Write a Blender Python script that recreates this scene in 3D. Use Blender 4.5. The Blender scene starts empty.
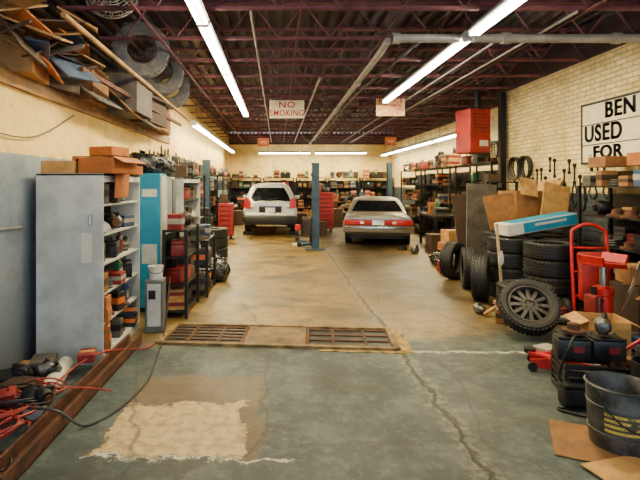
import bpy, bmesh, math, random
from mathutils import Vector, Matrix, Euler
random.seed(11)
R=math.radians
SC=bpy.context.scene
COL=SC.collection

# ---------------------------------------------------------------- materials
class NT:
    def __init__(s,name):
        s.mat=bpy.data.materials.new(name); s.mat.use_nodes=True
        s.t=s.mat.node_tree; s.n=s.t.nodes; s.l=s.t.links
        s.p=s.n["Principled BSDF"]
        s.tc=s.n.new("ShaderNodeTexCoord")
    def set(s,sock,v):
        if isinstance(v,bpy.types.NodeSocket): s.l.new(v,sock)
        elif isinstance(v,(tuple,list)) and len(v)==3 and sock.type=='RGBA': sock.default_value=(*v,1)
        else: sock.default_value=v
    def math(s,op,a,b=0.0,c=None):
        m=s.n.new("ShaderNodeMath"); m.operation=op
        s.set(m.inputs[0],a); s.set(m.inputs[1],b)
        if c is not None: s.set(m.inputs[2],c)
        return m.outputs[0]
    def noise(s,scale,detail=4,vec=None,rough=.6,dist=0):
        m=s.n.new("ShaderNodeTexNoise"); m.inputs["Scale"].default_value=scale
        m.inputs["Detail"].default_value=detail; m.inputs["Roughness"].default_value=rough
        m.inputs["Distortion"].default_value=dist
        s.l.new(vec if vec else s.tc.outputs["Object"],m.inputs["Vector"])
        return m.outputs["Fac"]
    def mix(s,f,a,b,mode='MIX'):
        m=s.n.new("ShaderNodeMix"); m.data_type='RGBA'; m.blend_type=mode
        s.set(m.inputs[0],f); s.set(m.inputs[6],a); s.set(m.inputs[7],b)
        return m.outputs[2]
    def ss(s,v,lo,hi):
        m=s.n.new("ShaderNodeMapRange"); m.interpolation_type='SMOOTHSTEP'
        s.set(m.inputs[0],v); m.inputs[1].default_value=lo; m.inputs[2].default_value=hi
        return m.outputs[0]
    def xyz(s):
        m=s.n.new("ShaderNodeSeparateXYZ"); s.l.new(s.tc.outputs["Object"],m.inputs[0]); return m.outputs
    def bump(s,h,st=.3,d=.02):
        b=s.n.new("ShaderNodeBump"); b.inputs["Strength"].default_value=st; b.inputs["Distance"].default_value=d
        s.l.new(h,b.inputs["Height"]); s.l.new(b.outputs[0],s.p.inputs["Normal"])
    def col(s,c): s.set(s.p.inputs["Base Color"],c)
    def rough(s,c): s.set(s.p.inputs["Roughness"],c)

CACHE={}
def M(name,col,rough=.6,metal=0,var=.3,scale=9,bump=.15,grime=.35,emit=0):
    if name in CACHE: return CACHE[name]
    t=NT(name)
    f=t.ss(t.noise(scale,5),.35,.65)
    a=tuple(max(0,c*(1-var)) for c in col); b=tuple(min(1,c*(1+var*.6)) for c in col)
    c=t.mix(f,a,b)
    if grime:
        g=t.ss(t.noise(scale*.45,6),.50,.70)
        c=t.mix(t.math('MULTIPLY',g,min(1,grime*1.3)),c,(.030,.018,.010))
    t.col(c)
    t.rough(t.math('ADD',t.math('MULTIPLY',f,.15),rough-.07))
    t.p.inputs["Metallic"].default_value=metal
    if bump: t.bump(t.noise(scale*4,3),bump,.01)
    if emit:
        t.p.inputs["Emission Color"].default_value=(*col,1); t.p.inputs["Emission Strength"].default_value=emit
    CACHE[name]=t.mat; return t.mat

def floor_mat():
    t=NT("worn_garage_floor"); x,y,z=t.xyz()
    n1=t.noise(.9,6); n2=t.noise(3.5,8,rough=.75); n3=t.noise(14,6,rough=.75); nd=t.noise(5,6,rough=.7)
    near=t.mix(t.ss(n2,.38,.66),(.022,.038,.042),(.070,.094,.088))
    near=t.mix(t.math('MULTIPLY',t.ss(n3,.52,.70),.6),near,(.135,.150,.12))
    near=t.mix(t.math('MULTIPLY',t.ss(t.noise(1.3,7,rough=.7),.48,.62),.65),near,(.014,.020,.024))
    far=t.mix(t.ss(n2,.30,.70),(.115,.068,.014),(.29,.185,.045))
    far=t.mix(t.math('MULTIPLY',t.ss(n1,.42,.68),.75),far,(.035,.024,.010))
    yy=t.math('ADD',y,t.math('MULTIPLY',t.math('SUBTRACT',nd,.5),1.3))
    yy=t.math('SUBTRACT',yy,t.math('MULTIPLY',t.ss(x,1.0,4.0),.6))
    fm=t.ss(yy,4.85,5.6)
    c=t.mix(fm,near,far)
    o=t.ss(t.noise(1.4,5,rough=.65),.50,.66)
    c=t.mix(t.math('MULTIPLY',o,.6),c,(.012,.010,.007))
    o2=t.ss(t.noise(6,6,rough=.72),.58,.68)
    c=t.mix(t.math('MULTIPLY',o2,.5),c,(.010,.009,.007))
    lane=t.math('SUBTRACT',1.0,t.ss(t.math('ABSOLUTE',t.math('SUBTRACT',x,2.1)),.3,1.6))
    lane=t.math('MULTIPLY',lane,t.ss(y,5.4,7.5))
    c=t.mix(t.math('MULTIPLY',t.math('MULTIPLY',lane,t.ss(n2,.24,.56)),.85),c,(.018,.014,.009))
    d=t.math('MULTIPLY',t.math('SUBTRACT',t.noise(2.6,9,rough=.72),.5),.48)
    d2=t.math('MULTIPLY',t.math('SUBTRACT',t.noise(3.1,9,rough=.72),.5),.50)
    px=t.math('ADD',x,d); py=t.math('ADD',y,d2)
    def boxm(x0,x1,y0,y1,s=.02):
        a=t.ss(px,x0,x0+s); b=t.math('SUBTRACT',1.0,t.ss(px,x1,x1+s))
        e=t.ss(py,y0,y0+s); f=t.math('SUBTRACT',1.0,t.ss(py,y1,y1+s))
        return t.math('MULTIPLY',t.math('MULTIPLY',a,b),t.math('MULTIPLY',e,f))
    outer=boxm(-1.22,-.18,2.92,4.2,.10); inner=boxm(-1.18,-.26,2.98,3.72)
    c=t.mix(t.math('MULTIPLY',outer,.85),c,t.mix(n3,(.045,.028,.015),(.18,.11,.05)))
    c=t.mix(inner,c,t.mix(t.ss(n3,.30,.62),(.24,.15,.06),(.50,.36,.17)))
    rim=t.math('MULTIPLY',t.math('SUBTRACT',1.0,t.ss(t.math('ABSOLUTE',t.math('SUBTRACT',py,2.97)),.0,.03)),t.math('MULTIPLY',boxm(-1.22,.12,2.6,3.3),t.ss(n3,.38,.52)))
    c=t.mix(rim,c,(.55,.52,.42))
    dist=t.math('MULTIPLY',t.math('SUBTRACT',t.noise(2.5,6,rough=.65),.5),.3)
    cx=t.math('ABSOLUTE',t.math('ADD',t.math('SUBTRACT',x,1.24),dist))
    m1=t.math('SUBTRACT',1.0,t.ss(cx,.004,.03))
    w1=t.math('SUBTRACT',1.0,t.ss(cx,.02,.14))
    c=t.mix(t.math('MULTIPLY',w1,t.math('MULTIPLY',t.ss(n3,.42,.6),.55)),c,(.24,.20,.12))
    c=t.mix(m1,c,(.006,.006,.006))
    cy=t.math('ABSOLUTE',t.math('ADD',t.math('SUBTRACT',y,4.85),dist))
    m2=t.math('MULTIPLY',t.math('SUBTRACT',1.0,t.ss(cy,.006,.05)),t.ss(x,1.1,1.3))
    c=t.mix(t.math('MULTIPLY',m2,t.ss(n3,.4,.55)),c,(.42,.40,.30))
    vor=t.n.new("ShaderNodeTexVoronoi"); vor.feature='DISTANCE_TO_EDGE'; vor.inputs["Scale"].default_value=.55
    mp=t.n.new("ShaderNodeVectorMath"); mp.operation='ADD'; t.l.new(t.tc.outputs["Object"],mp.inputs[0])
    cb=t.n.new("ShaderNodeCombineXYZ"); t.l.new(dist,cb.inputs[0]); t.l.new(d2,cb.inputs[1]); t.l.new(cb.outputs[0],mp.inputs[1]); t.l.new(mp.outputs[0],vor.inputs["Vector"])
    vm=t.math('SUBTRACT',1.0,t.ss(vor.outputs["Distance"],.0,.012))
    c=t.mix(t.math('MULTIPLY',vm,.6),c,(.012,.010,.008))
    t.col(c)
    t.rough(t.math('SUBTRACT',t.math('SUBTRACT',.70,t.math('MULTIPLY',fm,.14)),t.math('MULTIPLY',t.ss(n1,.35,.70),.18)))
    h=t.math('SUBTRACT',t.math('ADD',t.math('MULTIPLY',n3,.5),inner),m1)
    t.bump(h,.5,.015)
    return t.mat

def wall_mat(name,upper,lower,zs,brick=False,topz=None,stain=.5):
    t=NT(name); x,y,z=t.xyz()
    n=t.noise(2.2,7,rough=.68); n3=t.noise(11,5)
    up=t.mix(t.ss(n,.3,.7),(upper[0]*.70,upper[1]*.62,upper[2]*.46),upper)
    lo=t.mix(t.ss(n,.3,.7),tuple(c*.5 for c in lower),lower)
    zz=t.math('ADD',z,t.math('MULTIPLY',t.math('SUBTRACT',n,.5),.06))
    c=t.mix(t.ss(zz,zs,zs+.015),lo,up)
    st=t.ss(t.noise(1.1,8,rough=.78),.52,.66)
    c=t.mix(t.math('MULTIPLY',st,stain),c,(.11,.06,.018))
    sp=t.ss(t.noise(7,8,rough=.8),.58,.68)
    c=t.mix(t.math('MULTIPLY',sp,.5),c,(.09,.06,.028))
    grime=t.math('SUBTRACT',1.0,t.ss(z,.0,1.1))
    c=t.mix(t.math('MULTIPLY',grime,n),c,(.02,.018,.015))
    if topz:
        c=t.mix(t.ss(z,topz,topz+.02),c,(.04,.016,.018))
    if brick:
        cb=t.n.new("ShaderNodeCombineXYZ"); t.l.new(y,cb.inputs[0]); t.l.new(z,cb.inputs[1])
        b=t.n.new("ShaderNodeTexBrick"); t.l.new(cb.outputs[0],b.inputs["Vector"])
        b.inputs["Scale"].default_value=1; b.inputs["Brick Width"].default_value=.22; b.inputs["Row Height"].default_value=.075
        b.inputs["Mortar Size"].default_value=.008; b.inputs["Mortar Smooth"].default_value=.4
        b.inputs["Color1"].default_value=(1,1,1,1); b.inputs["Color2"].default_value=(.70,.67,.60,1); b.inputs["Mortar"].default_value=(.25,.19,.11,1)
        c=t.mix(.7,c,b.outputs["Color"],'MULTIPLY')
        t.bump(t.math('ADD',t.math('SUBTRACT',1.0,b.outputs["Fac"]),t.math('MULTIPLY',n3,.5)),.8,.02)
    else:
        t.bump(n3,.4,.012)
    t.col(c); t.rough(.7)
    return t.mat

def card(name,col): return M(name,col,.8,0,.3,6,.1,.35)
cardb=card("cardboard_brown",(.25,.105,.027)); cardl=card("cardboard_tan",(.48,.25,.07)); cardo=card("cardboard_orange",(.42,.12,.02))
cardd=card("cardboard_dark",(.05,.024,.010))
steelg=M("painted_grey_steel",(.52,.53,.50),.45,.1,.2,3,.05,.35)
steelm=M("mid_grey_steel",(.11,.12,.12),.5,.2,.3,4,.05,.5)
steelw=M("painted_white_steel",(.50,.50,.46),.5,.1,.2,3,.05,.45)
shelfd=M("grimy_darkened_steel",(.05,.05,.05),.6,.2,.4,5,.1,.5)  # board colour darkened so the open cabinet interior reads as shaded
dark=M("dark_steel",(.017,.016,.017),.5,.6); black=M("black_plastic",(.007,.007,.008),.45)
rubber=M("tyre_rubber",(.008,.008,.009),.6,0,.4,14,.3,.2)
dustr=M("dusty_tyre_rubber",(.13,.12,.108),.7,0,.4,10,.4,.2)
redp=M("red_paint",(.50,.010,.010),.38,.1,.3,5,.05,.25); redd=M("grimy_red_paint",(.22,.010,.009),.5,.1,.4,5,.05,.4)
redm=M("mid_red_paint",(.33,.011,.010),.45,.1,.4,4,.05,.5)
cyan=M("cyan_paint",(.010,.24,.42),.5,0,.15,4,.05,.2)
white=M("white_plastic",(.62,.60,.54),.5,0,.15,5,.03,.25)
yellow=M("yellow_paint",(.60,.36,.02),.5); orange=M("orange_paint",(.60,.12,.01),.5)
green=M("green_plastic",(.02,.12,.05),.5)
chrome=M("chrome",(.55,.55,.56),.18,1,.05,5,0,.05); alu=M("cast_aluminium",(.18,.175,.17),.4,.85,.35,9,.1,.5)
rust=M("rusty_iron",(.11,.038,.017),.8,.3,.5,8,.4,.5); wood=M("bare_wood",(.38,.20,.07),.7,0,.35,5,.2,.3)
ply=M("weathered_plywood",(.38,.18,.05),.75,0,.45,3,.2,.45); greyw=M("grey_board",(.10,.085,.07),.8,0,.45,4,.2,.4)
joistm=M("red_oxide_steel",(.17,.045,.055),.6,.2,.5,3,.1,.5)
deckm=M("dark_roof_deck",(.034,.020,.032),.5,.3,.6,2,.1,.4)
pipem=M("painted_pipe",(.38,.34,.29),.5,.2,.25,4,.05,.35)
liftm=M("blue_grey_lift_paint",(.030,.064,.105),.45,.3,.3,4,.05,.35)
glass=M("dark_car_glass",(.006,.007,.009),.12,.0,.1,3,0,0)
silver=M("grey_tan_car_paint",(.175,.158,.125),.35,.3,.10,2,0,.2)
whitep=M("silver_white_car_paint",(.56,.58,.58),.25,.25,.04,2,0,.15)
tail=M("red_tail_lamp",(.42,.008,.006),.2,0,.1,20,0,0); lampw=M("clear_lamp",(.7,.62,.5),.2,0,.1,20,0,0)
hosem=M("red_hose_rubber",(.28,.018,.012),.45); tubem=M("fluorescent_tube",(1,.95,.78),.4,0,0,5,0,0,emit=55)
paper=M("paper",(.62,.58,.48),.8,0,.1,5,0,.2); rag=M("white_rag",(.55,.52,.46),.9,0,.25,6,.3,.35)
bag=M("black_bin_bag",(.006,.006,.007),.25,0,.3,12,.8,0); concm=M("trench_concrete",(.24,.145,.05),.8,0,.6,5,.4,.6)
plate=M("licence_plate_white",(.75,.75,.75),.4); brass=M("worn_yellow_paint",(.33,.20,.03),.7,0,.5,20,.1,.8)
pale=M("pale_bare_timber",(.50,.36,.20),.7,0,.25,5,.2,.2)

# ---------------------------------------------------------------- mesh builder
class B:
    def __init__(s): s.bm=bmesh.new(); s.mats=[]
    def _f(s,faces,mat):
        if mat not in s.mats: s.mats.append(mat)
        i=s.mats.index(mat)
        for f in faces: f.material_index=i
    def box(s,c,sz,mat,rot=(0,0,0),bev=0):
        mx=Matrix.Translation(c)@Euler(rot).to_matrix().to_4x4()@Matrix.Diagonal((*sz,1))
        old=set(s.bm.faces)
        r=bmesh.ops.create_cube(s.bm,size=1,matrix=mx)
        if bev:
            ed=list({e for v in r['verts'] for e in v.link_edges})
            bmesh.ops.bevel(s.bm,geom=ed,offset=bev,segments=2,affect='EDGES',profile=.5)
        s._f([f for f in s.bm.faces if f not in old],mat); return s
    def ring(s,pts): return [s.bm.verts.new(p) for p in pts]
    def loft(s,rings,mat,cap=True,close=False):
        fs=[]; vr=[s.ring(r) for r in rings]; n=len(vr[0])
        prs=list(zip(vr,vr[1:]))
        if close: prs.append((vr[-1],vr[0]))
        for a,b in prs:
            for i in range(n):
                fs.append(s.bm.faces.new((a[i],a[(i+1)%n],b[(i+1)%n],b[i])))
        if cap and not close:
            fs.append(s.bm.faces.new(vr[0][::-1])); fs.append(s.bm.faces.new(vr[-1]))
        s._f(fs,mat); return s
    def cyl(s,p1,p2,r1,mat,r2=None,seg=16,cap=True):
        p1=Vector(p1);p2=Vector(p2);r2=r1 if r2 is None else r2
        d=(p2-p1).normalized(); u=d.orthogonal().normalized(); v=d.cross(u)
        f=lambda p,r:[p+(u*math.cos(2*math.pi*i/seg)+v*math.sin(2*math.pi*i/seg))*r for i in range(seg)]
        return s.loft([f(p1,r1),f(p2,r2)],mat,cap)
    def lathe(s,prof,mat,c=(0,0,0),axis='z',seg=24,closed=False):
        c=Vector(c); rings=[]
        for r,a in prof:
            r=max(r,.0005); ring=[]
            for i in range(seg):
                t=2*math.pi*i/seg; u,v=r*math.cos(t),r*math.sin(t)
                ring.append(c+Vector({'z':(u,v,a),'x':(a,u,v),'y':(v,a,u)}[axis]))
            rings.append(ring)
        return s.loft(rings,mat,cap=not closed,close=closed)
    def tube(s,pts,r,mat,seg=8,smooth=0,cyc=False):
        pts=[Vector(p) for p in pts]
        if smooth:
            out=[];n=len(pts)
            for i in range(n-1):
                p0=pts[max(i-1,0)];p1=pts[i];p2=pts[i+1];p3=pts[min(i+2,n-1)]
                for k in range(smooth):
                    t=k/smooth
                    out.append(.5*((2*p1)+(p2-p0)*t+(2*p0-5*p1+4*p2-p3)*t*t+(3*p1-p0-3*p2+p3)*t**3))
            out.append(pts[-1]); pts=out
        rings=[]; n=len(pts); up=None
        for i,p in enumerate(pts):
            if cyc: d=(pts[(i+1)%n]-pts[i-1]).normalized()
            else: d=(pts[min(i+1,n-1)]-pts[max(i-1,0)]).normalized()
            if up is None: up=d.orthogonal().normalized()
            up=(up-d*up.dot(d)).normalized(); v=d.cross(up)
            rings.append([p+(up*math.cos(2*math.pi*k/seg)+v*math.sin(2*math.pi*k/seg))*r for k in range(seg)])
        return s.loft(rings,mat,cap=not cyc,close=cyc)
    def poly(s,pts,mat,th=0,off=0):
        pts=[Vector(p) for p in pts]; nrm=(pts[1]-pts[0]).cross(pts[2]-pts[1]).normalized()
        pts=[p+nrm*off for p in pts]
        if th: return s.loft([[p-nrm*th for p in pts],pts],mat)
        s._f([s.bm.faces.new([s.bm.verts.new(p) for p in pts])],mat); return s
    def mesh(s,name,smooth=True,calc=True):
        if calc: bmesh.ops.recalc_face_normals(s.bm,faces=s.bm.faces)
        me=bpy.data.meshes.new(name); s.bm.to_mesh(me); s.bm.free()
        for m in s.mats: me.materials.append(m)
        if smooth:
            me.shade_smooth(); me.set_sharp_from_angle(angle=R(38))
        return me
    def obj(s,name,parent=None,loc=(0,0,0),rot=(0,0,0),label=None,cat=None,group=None,smooth=True,kind=None):
        return put(s.mesh(name,smooth),name,parent,loc,rot,label,cat,group,kind)
def put(me,name,parent=None,loc=(0,0,0),rot=(0,0,0),label=None,cat=None,group=None,kind=None):
    o=bpy.data.objects.new(name,me); COL.objects.link(o); o.location=loc; o.rotation_euler=rot
    if parent: o.parent=parent
    if label: o["label"]=label
    if cat and not parent: o["category"]=cat
    if group: o["group"]=group
    if kind: o["kind"]=kind
    return o
def thing(name,label,cat,loc=(0,0,0),rot=(0,0,0),group=None):
    o=put(None,name,None,loc,rot,label,cat,group); o.empty_display_size=.1; return o
def clone(o,loc,rot=None,label=None,parent=None):
    n=o.copy(); COL.objects.link(n)
    if parent: n.parent=parent
    else:
        n.location=loc
        if rot is not None: n.rotation_euler=rot
        if label: n["label"]=label
    for ch in o.children: clone(ch,None,parent=n)
    return n
def text(s,size,mat,name,parent,loc,rot,sx=1,extr=.002,bold=.0,align='CENTER',sp=1.0):
    cu=bpy.data.curves.new("t",'FONT'); cu.body=s; cu.size=size; cu.extrude=extr; cu.offset=bold; cu.align_x=align; cu.align_y='CENTER'; cu.space_character=sp
    o=bpy.data.objects.new("t",cu); COL.objects.link(o)
    dg=bpy.context.evaluated_depsgraph_get(); me=bpy.data.meshes.new_from_object(o.evaluated_get(dg))
    bpy.data.objects.remove(o); me.materials.clear(); me.materials.append(mat)
    for v in me.vertices: v.co.x*=sx
    return put(me,name,parent,loc,rot)

# ---------------------------------------------------------------- shell
def struct(name,b): return b.obj(name,kind="structure",smooth=False)
wl=wall_mat("left_wall_paint",(.92,.66,.20),(.30,.35,.40),1.97,stain=.4)
wr=wall_mat("right_brick_paint",(.98,.82,.40),(.06,.08,.10),1.55,True,3.62,stain=.5)
wb=wall_mat("back_wall_paint",(.95,.74,.28),(.03,.03,.028),1.80,False,3.6)
struct("floor",B().box((.7,11.4,-.05),(11,25.2,.1),floor_mat()))
struct("wall_left",B().box((-2.45,4.75,1.31),(.12,11.5,2.62),wl).box((-2.45,16.9,2.07),(.12,12.8,4.14),wl))
struct("wall_loft",B().box((-4.5,4.75,2.07),(.12,11.5,4.14),wl).box((-3.5,10.56,3.4),(2.0,.1,1.48),wl))
struct("wall_right",B().box((4.86,4.65,2.07),(.12,11.3,4.14),wr).box((5.2,10.25,2.07),(.8,.12,4.14),wr).box((5.56,16.8,2.07),(.12,13.1,4.14),wr))
struct("wall_back",B().box((1.6,23.35,2.07),(8.2,.12,4.14),wb))
struct("trim_1",B().box((-3.45,4.75,2.66),(2.1,11.4,.06),ply).box((-2.37,4.75,2.64),(.05,11.4,.14),wood))
b=B(); x=-4.6; prof=[]
while x<5.8:
    prof+= [(x,4.14),(x+.06,4.14),(x+.08,4.20),(x+.18,4.20),(x+.20,4.14)]; x+=.20
for (xa,za),(xb,zb) in zip(prof,prof[1:]):
    if abs(xa-xb)>1e-6: b.poly([(xa,-1,za),(xb,-1,zb),(xb,23.4,zb),(xa,23.4,za)],deckm)
b.box((.6,11.2,4.24),(10.6,24.6,.04),deckm)
struct("ceiling",b)

def joist(x0,x1):
    t=thing("ceiling_joist","red-oxide open-web steel roof joist under the metal deck","joist",group="roof joists")
    b=B()
    for dy in(-.020,.020):
        b.box(((x0+x1)/2,dy,0),(x1-x0,.026,.035),joistm).box(((x0+x1)/2,dy,.475),(x1-x0,.03,.035),joistm)
    b.obj("chord",t,smooth=False)
    b=B(); n=int((x1-x0)/.33); d=(x1-x0)/n
    pts=[(x0+i*d,0,.01 if i%2 else .46) for i in range(n+1)]
    for a,c in zip(pts,pts[1:]): b.cyl(a,c,.012,joistm,seg=6,cap=False)
    b.obj("web",t); return t
JZ=3.64
j1=joist(-2.38,4.79); j1.location=(0,4.2,JZ); j2=joist(-2.38,5.49); j2.location=(0,10.8,JZ)
for k in range(1,6): clone(j1,(0,4.2+1.1*k,JZ))
for k in range(1,11): clone(j2,(0,10.8+1.1*k,JZ))
for i,(xx,y0,y1) in enumerate([(.25,4.0,22),(3.4,4.0,22),(-1.55,4.0,22)]):
    B().box((0,(y0+y1)/2,0),(.025,y1-y0,.025),joistm).obj("bridging_bar",loc=(xx,0,JZ-.030),label="thin red-oxide steel bridging bar under the roof joists",cat="steel bar",group="bridging bars",smooth=False)

# fluorescent fixtures
def fixture():
    t=thing("fluorescent_light","two-tube fluorescent strip light, glowing warm white","ceiling light",group="fluorescent strip lights")
    B().loft([[(-.03,y,.08),(.03,y,.08),(.085,y,.0),(.06,y,-.012),(-.06,y,-.012),(-.085,y,.0)] for y in(-1.2,1.2)],steelw).obj("housing",t,smooth=False)
    for dx in(-.042,.042): B().cyl((dx,-1.17,-.032),(dx,1.17,-.032),.019,tubem,seg=10).obj("tube",t)
    for y in(-1.19,1.19): B().box((0,y,-.03),(.13,.02,.05),white).obj("lamp_holder",t)
    return t
fx=fixture(); first=True
LIGHTS=[(-.85,4.2,3.54,0),(-.85,6.65,3.54,0),(-.85,9.1,3.54,0),(-.85,11.55,3.54,0),
 (2.37,4.6,3.54,0),(2.37,7.2,3.54,0),(2.37,9.4,3.54,0),
 (-1.95,12.3,3.1,0),(-1.95,14.75,3.1,0),(-1.95,17.2,3.1,0),(-1.95,19.6,3.1,0),
 (4.85,13.6,3.05,0),(4.85,16.1,3.05,0),(4.85,18.6,3.05,0),(4.85,21.1,3.05,0),
 (.3,22.2,3.15,90),(2.9,22.2,3.15,90)]
for (x,y,z,r) in LIGHTS:
    if first: o=fx; o.location=(x,y,z); first=False
    else: o=clone(fx,(x,y,z),(0,0,R(r)))
    la=bpy.data.lights.new("strip",'AREA'); la.shape='RECTANGLE'; la.size=.12; la.size_y=2.3
    la.energy=46 if y<12 else 82; la.color=(1,.79,.34)
    lo=bpy.data.objects.new("strip_lamp",la); COL.objects.link(lo); lo.parent=o; lo.location=(0,0,-.058)
    for s in(-.8,.8):
        if z<3.4: B().cyl((0,s,.07),(0,s,JZ-.03-z),.004,dark,seg=5).obj("hanger_rod",o)
        else: B().box((0,s,.08),(.03,.03,.04),dark).obj("hanger_rod",o)

# ---------------------------------------------------------------- pipes
t=thing("ceiling_pipe","pale painted pipe running across under the roof joists","pipe",(0,0,0))
B().cyl((1.45,6.1,3.55),(4.8,6.1,3.55),.055,pipem).obj("pipe",t)
for x in(1.5,2.9,4.3): B().cyl((x-.05,6.1,3.55),(x+.05,6.1,3.55),.072,pipem).obj("coupling",t)
t=thing("branch_pipe","dull painted pipe running the length of the garage ceiling","pipe")
B().tube([(1.42,6.2,3.55),(1.42,6.7,3.52),(1.42,14,3.5),(1.42,22,3.48)],.045,pipem,seg=12).obj("pipe",t)
for y in(8.6,11.9,15.2,18.5): B().cyl((1.42,y-.04,3.505),(1.42,y+.04,3.505),.06,pipem).obj("coupling",t)
for y in(8.6,11.9,15.2,18.5): B().cyl((1.42,y,3.55),(1.42,y,3.64),.008,dark,seg=6).obj("pipe_hanger",t)
B().tube([(1.9,6.5,3.62),(1.5,9,3.40),(1.25,11.5,3.1),(1.0,13.5,2.9),(.9,16,3.2),(.9,18.5,3.62)],.02,black,smooth=8).obj("hanging_cable",label="black air hose sagging from the ceiling",cat="hose")
for xx,y0,r in((3.3,5.3,.016),(-.3,5.3,.014),(.75,8.6,.02),(2.9,6.4,.014)):
    B().cyl((xx,y0,3.60),(xx,22,3.60),r,pipem,seg=8).obj("conduit",label="thin painted electrical conduit under the joists",cat="conduit",group="ceiling conduits")

# ---------------------------------------------------------------- signs
redtxt=M("sign_red",(.48,.010,.008),.5,0,.1,5,0,0); blk=M("sign_black",(.005,.005,.005),.5,0,.1,5,0,0)
signw=M("sign_cream",(.82,.70,.46),.6,0,.08,5,0,.1); signt=M("sign_tan",(.74,.50,.24),.6,0,.08,5,0,.15); signo=M("sign_orange",(.62,.14,.015),.5,0,.1)
def hangsign(x,y,z,w,h,label,lines,face):
    t=thing("hanging_sign",label,"sign",(x,y,z))
    B().box((0,0,0),(w,.02,h),face).obj("panel",t,smooth=False)
    for s in(-.4,.4): B().cyl((s*w,0,h/2),(s*w,0,JZ-.02-z),.005,dark,seg=5).obj("chain",t)
    for (s,sz,dz,m,sx) in lines:
        text(s,sz,m,"lettering",t,(0,-.014,dz),(R(90),0,0),sx,bold=sz*.016,sp=1.12)
    return t
hangsign(.20,10.8,3.38,.78,.40,"cream NO SMOKING sign with red lettering hung on chains",[("NO",.19,.095,redtxt,1.2),("SMOKING",.185,-.09,redtxt,.86)],signw)
hangsign(2.53,10.8,3.44,.64,.42,"faded tan notice sign with red print hung on chains",[("NOTICE",.15,.125,redtxt,.9),("CUSTOMERS",.1,.02,redtxt,.84),("NOT ALLOWED",.1,-.065,redtxt,.74),("IN SHOP",.1,-.15,redtxt,.9)],signt)
hangsign(-.46,15.2,3.02,.36,.26,"small orange warning sign hung from the ceiling",[("NO",.11,0,signw,1)],signo)
hangsign(3.57,15.2,3.05,.36,.26,"small orange warning sign hung from the ceiling",[("NO",.11,0,signw,1)],signo)
t=thing("painted_wall_sign","cream board with black hand-painted lettering BEN USED FOR","sign",(4.785,0,0))
B().box((0,6.5,2.47),(.02,2.1,.90),signw).obj("panel",t,smooth=False)
for y in(7.54,5.46): B().box((-.012,y,2.47),(.01,.035,.93),blk).obj("frame",t,smooth=False)
for z in(2.92,2.02,2.295,2.60): B().box((-.012,6.5,z),(.01,2.1,.035 if z in(2.92,2.02) else .014),blk).obj("frame",t,smooth=False)
rt=(R(90),0,R(-90))
for s,sz,y,z,sx in(("BEN",.32,7.02,2.765,1.0),("USED",.34,7.48,2.45,.94),("FOR",.26,7.28,2.165,1.2)):
    # two slightly shifted passes of the same brush lettering give the heavy strokes
    l=text(s,sz,blk,"lettering",t,(-.014,y,z),rt,sx,bold=.007,align='LEFT',sp=1.1)
    me=l.data.copy(); bm=bmesh.new(); bm.from_mesh(me); bm2=bmesh.new(); bm2.from_mesh(me)
    for v in bm2.verts: v.co.x+=.014
    tmp=bpy.data.meshes.new("tmp"); bm2.to_mesh(tmp); bm.from_mesh(tmp); bm.to_mesh(me); bm.free(); bm2.free(); l.data=me

# ---------------------------------------------------------------- tyres
def tyre_mesh(Ro,ri,w,axis='z',mat=rubber):
    h=w/2; P=[(ri,-h*.8),(ri+.02,-h*.95),(Ro*.8,-h),(Ro*.93,-h*.95),(Ro*.985,-h*.75)]
    for g in(-.55,-.2,.2,.55): P+=[(Ro,h*(g-.07)),(Ro-.012,h*(g-.05)),(Ro-.012,h*(g+.05)),(Ro,h*(g+.07))]
    P+=[(Ro*.985,h*.75),(Ro*.93,h*.95),(Ro*.8,h),(ri+.02,h*.95),(ri,h*.8),(ri+.03,h*.75),(Ro-.04,h*.7),(Ro-.04,-h*.7),(ri+.03,-h*.75)]
    b=B().lathe(P,mat,axis=axis,seg=40,closed=True)
    for i in range(44):
        a=2*math.pi*i/44
        for s in(-.72,.72): b.box((Ro*math.cos(a)*.983,Ro*math.sin(a)*.983,s*h),(.016,.026,h*.26),mat,(0,0,a))
    return b.mesh("tyre")
TY=tyre_mesh(.33,.20,.22); TYB=tyre_mesh(.40,.20,.25,mat=dustr)
def rim_mesh(r,w,mat,spokes=10,sw=.13):
    b=B(); h=w/2
    b.lathe([(r,-h),(r,h),(r-.015,h),(r-.025,h*.6),(r-.03,-h*.8),(r-.015,-h)],mat,closed=True,seg=32)
    b.lathe([(0.001,h*.55),(r*.3,h*.55),(r*.34,h*.2),(.001,h*.2)],mat,seg=20)
    for i in range(spokes):
        a=2*math.pi*i/spokes
        b.box((math.cos(a)*r*.6,math.sin(a)*r*.6,h*.5),(r*.72,r*sw,.025),mat,(0,R(6),a))
    b.lathe([(r*.93,-h*.1),(r*.93,-h*.05),(.001,-h*.05),(.001,-h*.1)],dark,seg=24)
    for i in range(5):
        a=2*math.pi*i/5; b.cyl((math.cos(a)*r*.18,math.sin(a)*r*.18,h*.5),(math.cos(a)*r*.18,math.sin(a)*r*.18,h*.64),.012,dark,seg=6)
    return b.mesh("rim")
def tyre(x,y,z,rot=(0,0,0),label="worn black rubber tyre lying in a stack beside the brick wall",group="stacked tyres",me=None):
    return put(me or TY,"tyre",None,(x,y,z),rot,label,"tyre",group)
for sx,sy,n in((3.54,7.33,4),(4.23,7.36,4),(3.78,8.04,4),(4.44,8.08,4)):
    for k in range(n): tyre(sx+random.uniform(-.015,.015),sy+random.uniform(-.015,.015),.112+k*.226,(0,0,random.random()*3))
for x,y,a in((2.98,7.05,62),(3.12,7.85,75),(3.15,8.6,40)):
    tyre(x,y,.335,(R(90),0,R(a)),"worn black tyre standing upright beside the tyre stacks","upright tyres")
dull=M("dirty_grey_rim",(.085,.08,.075),.6,.5,.5,12,.2,.7)
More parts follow.
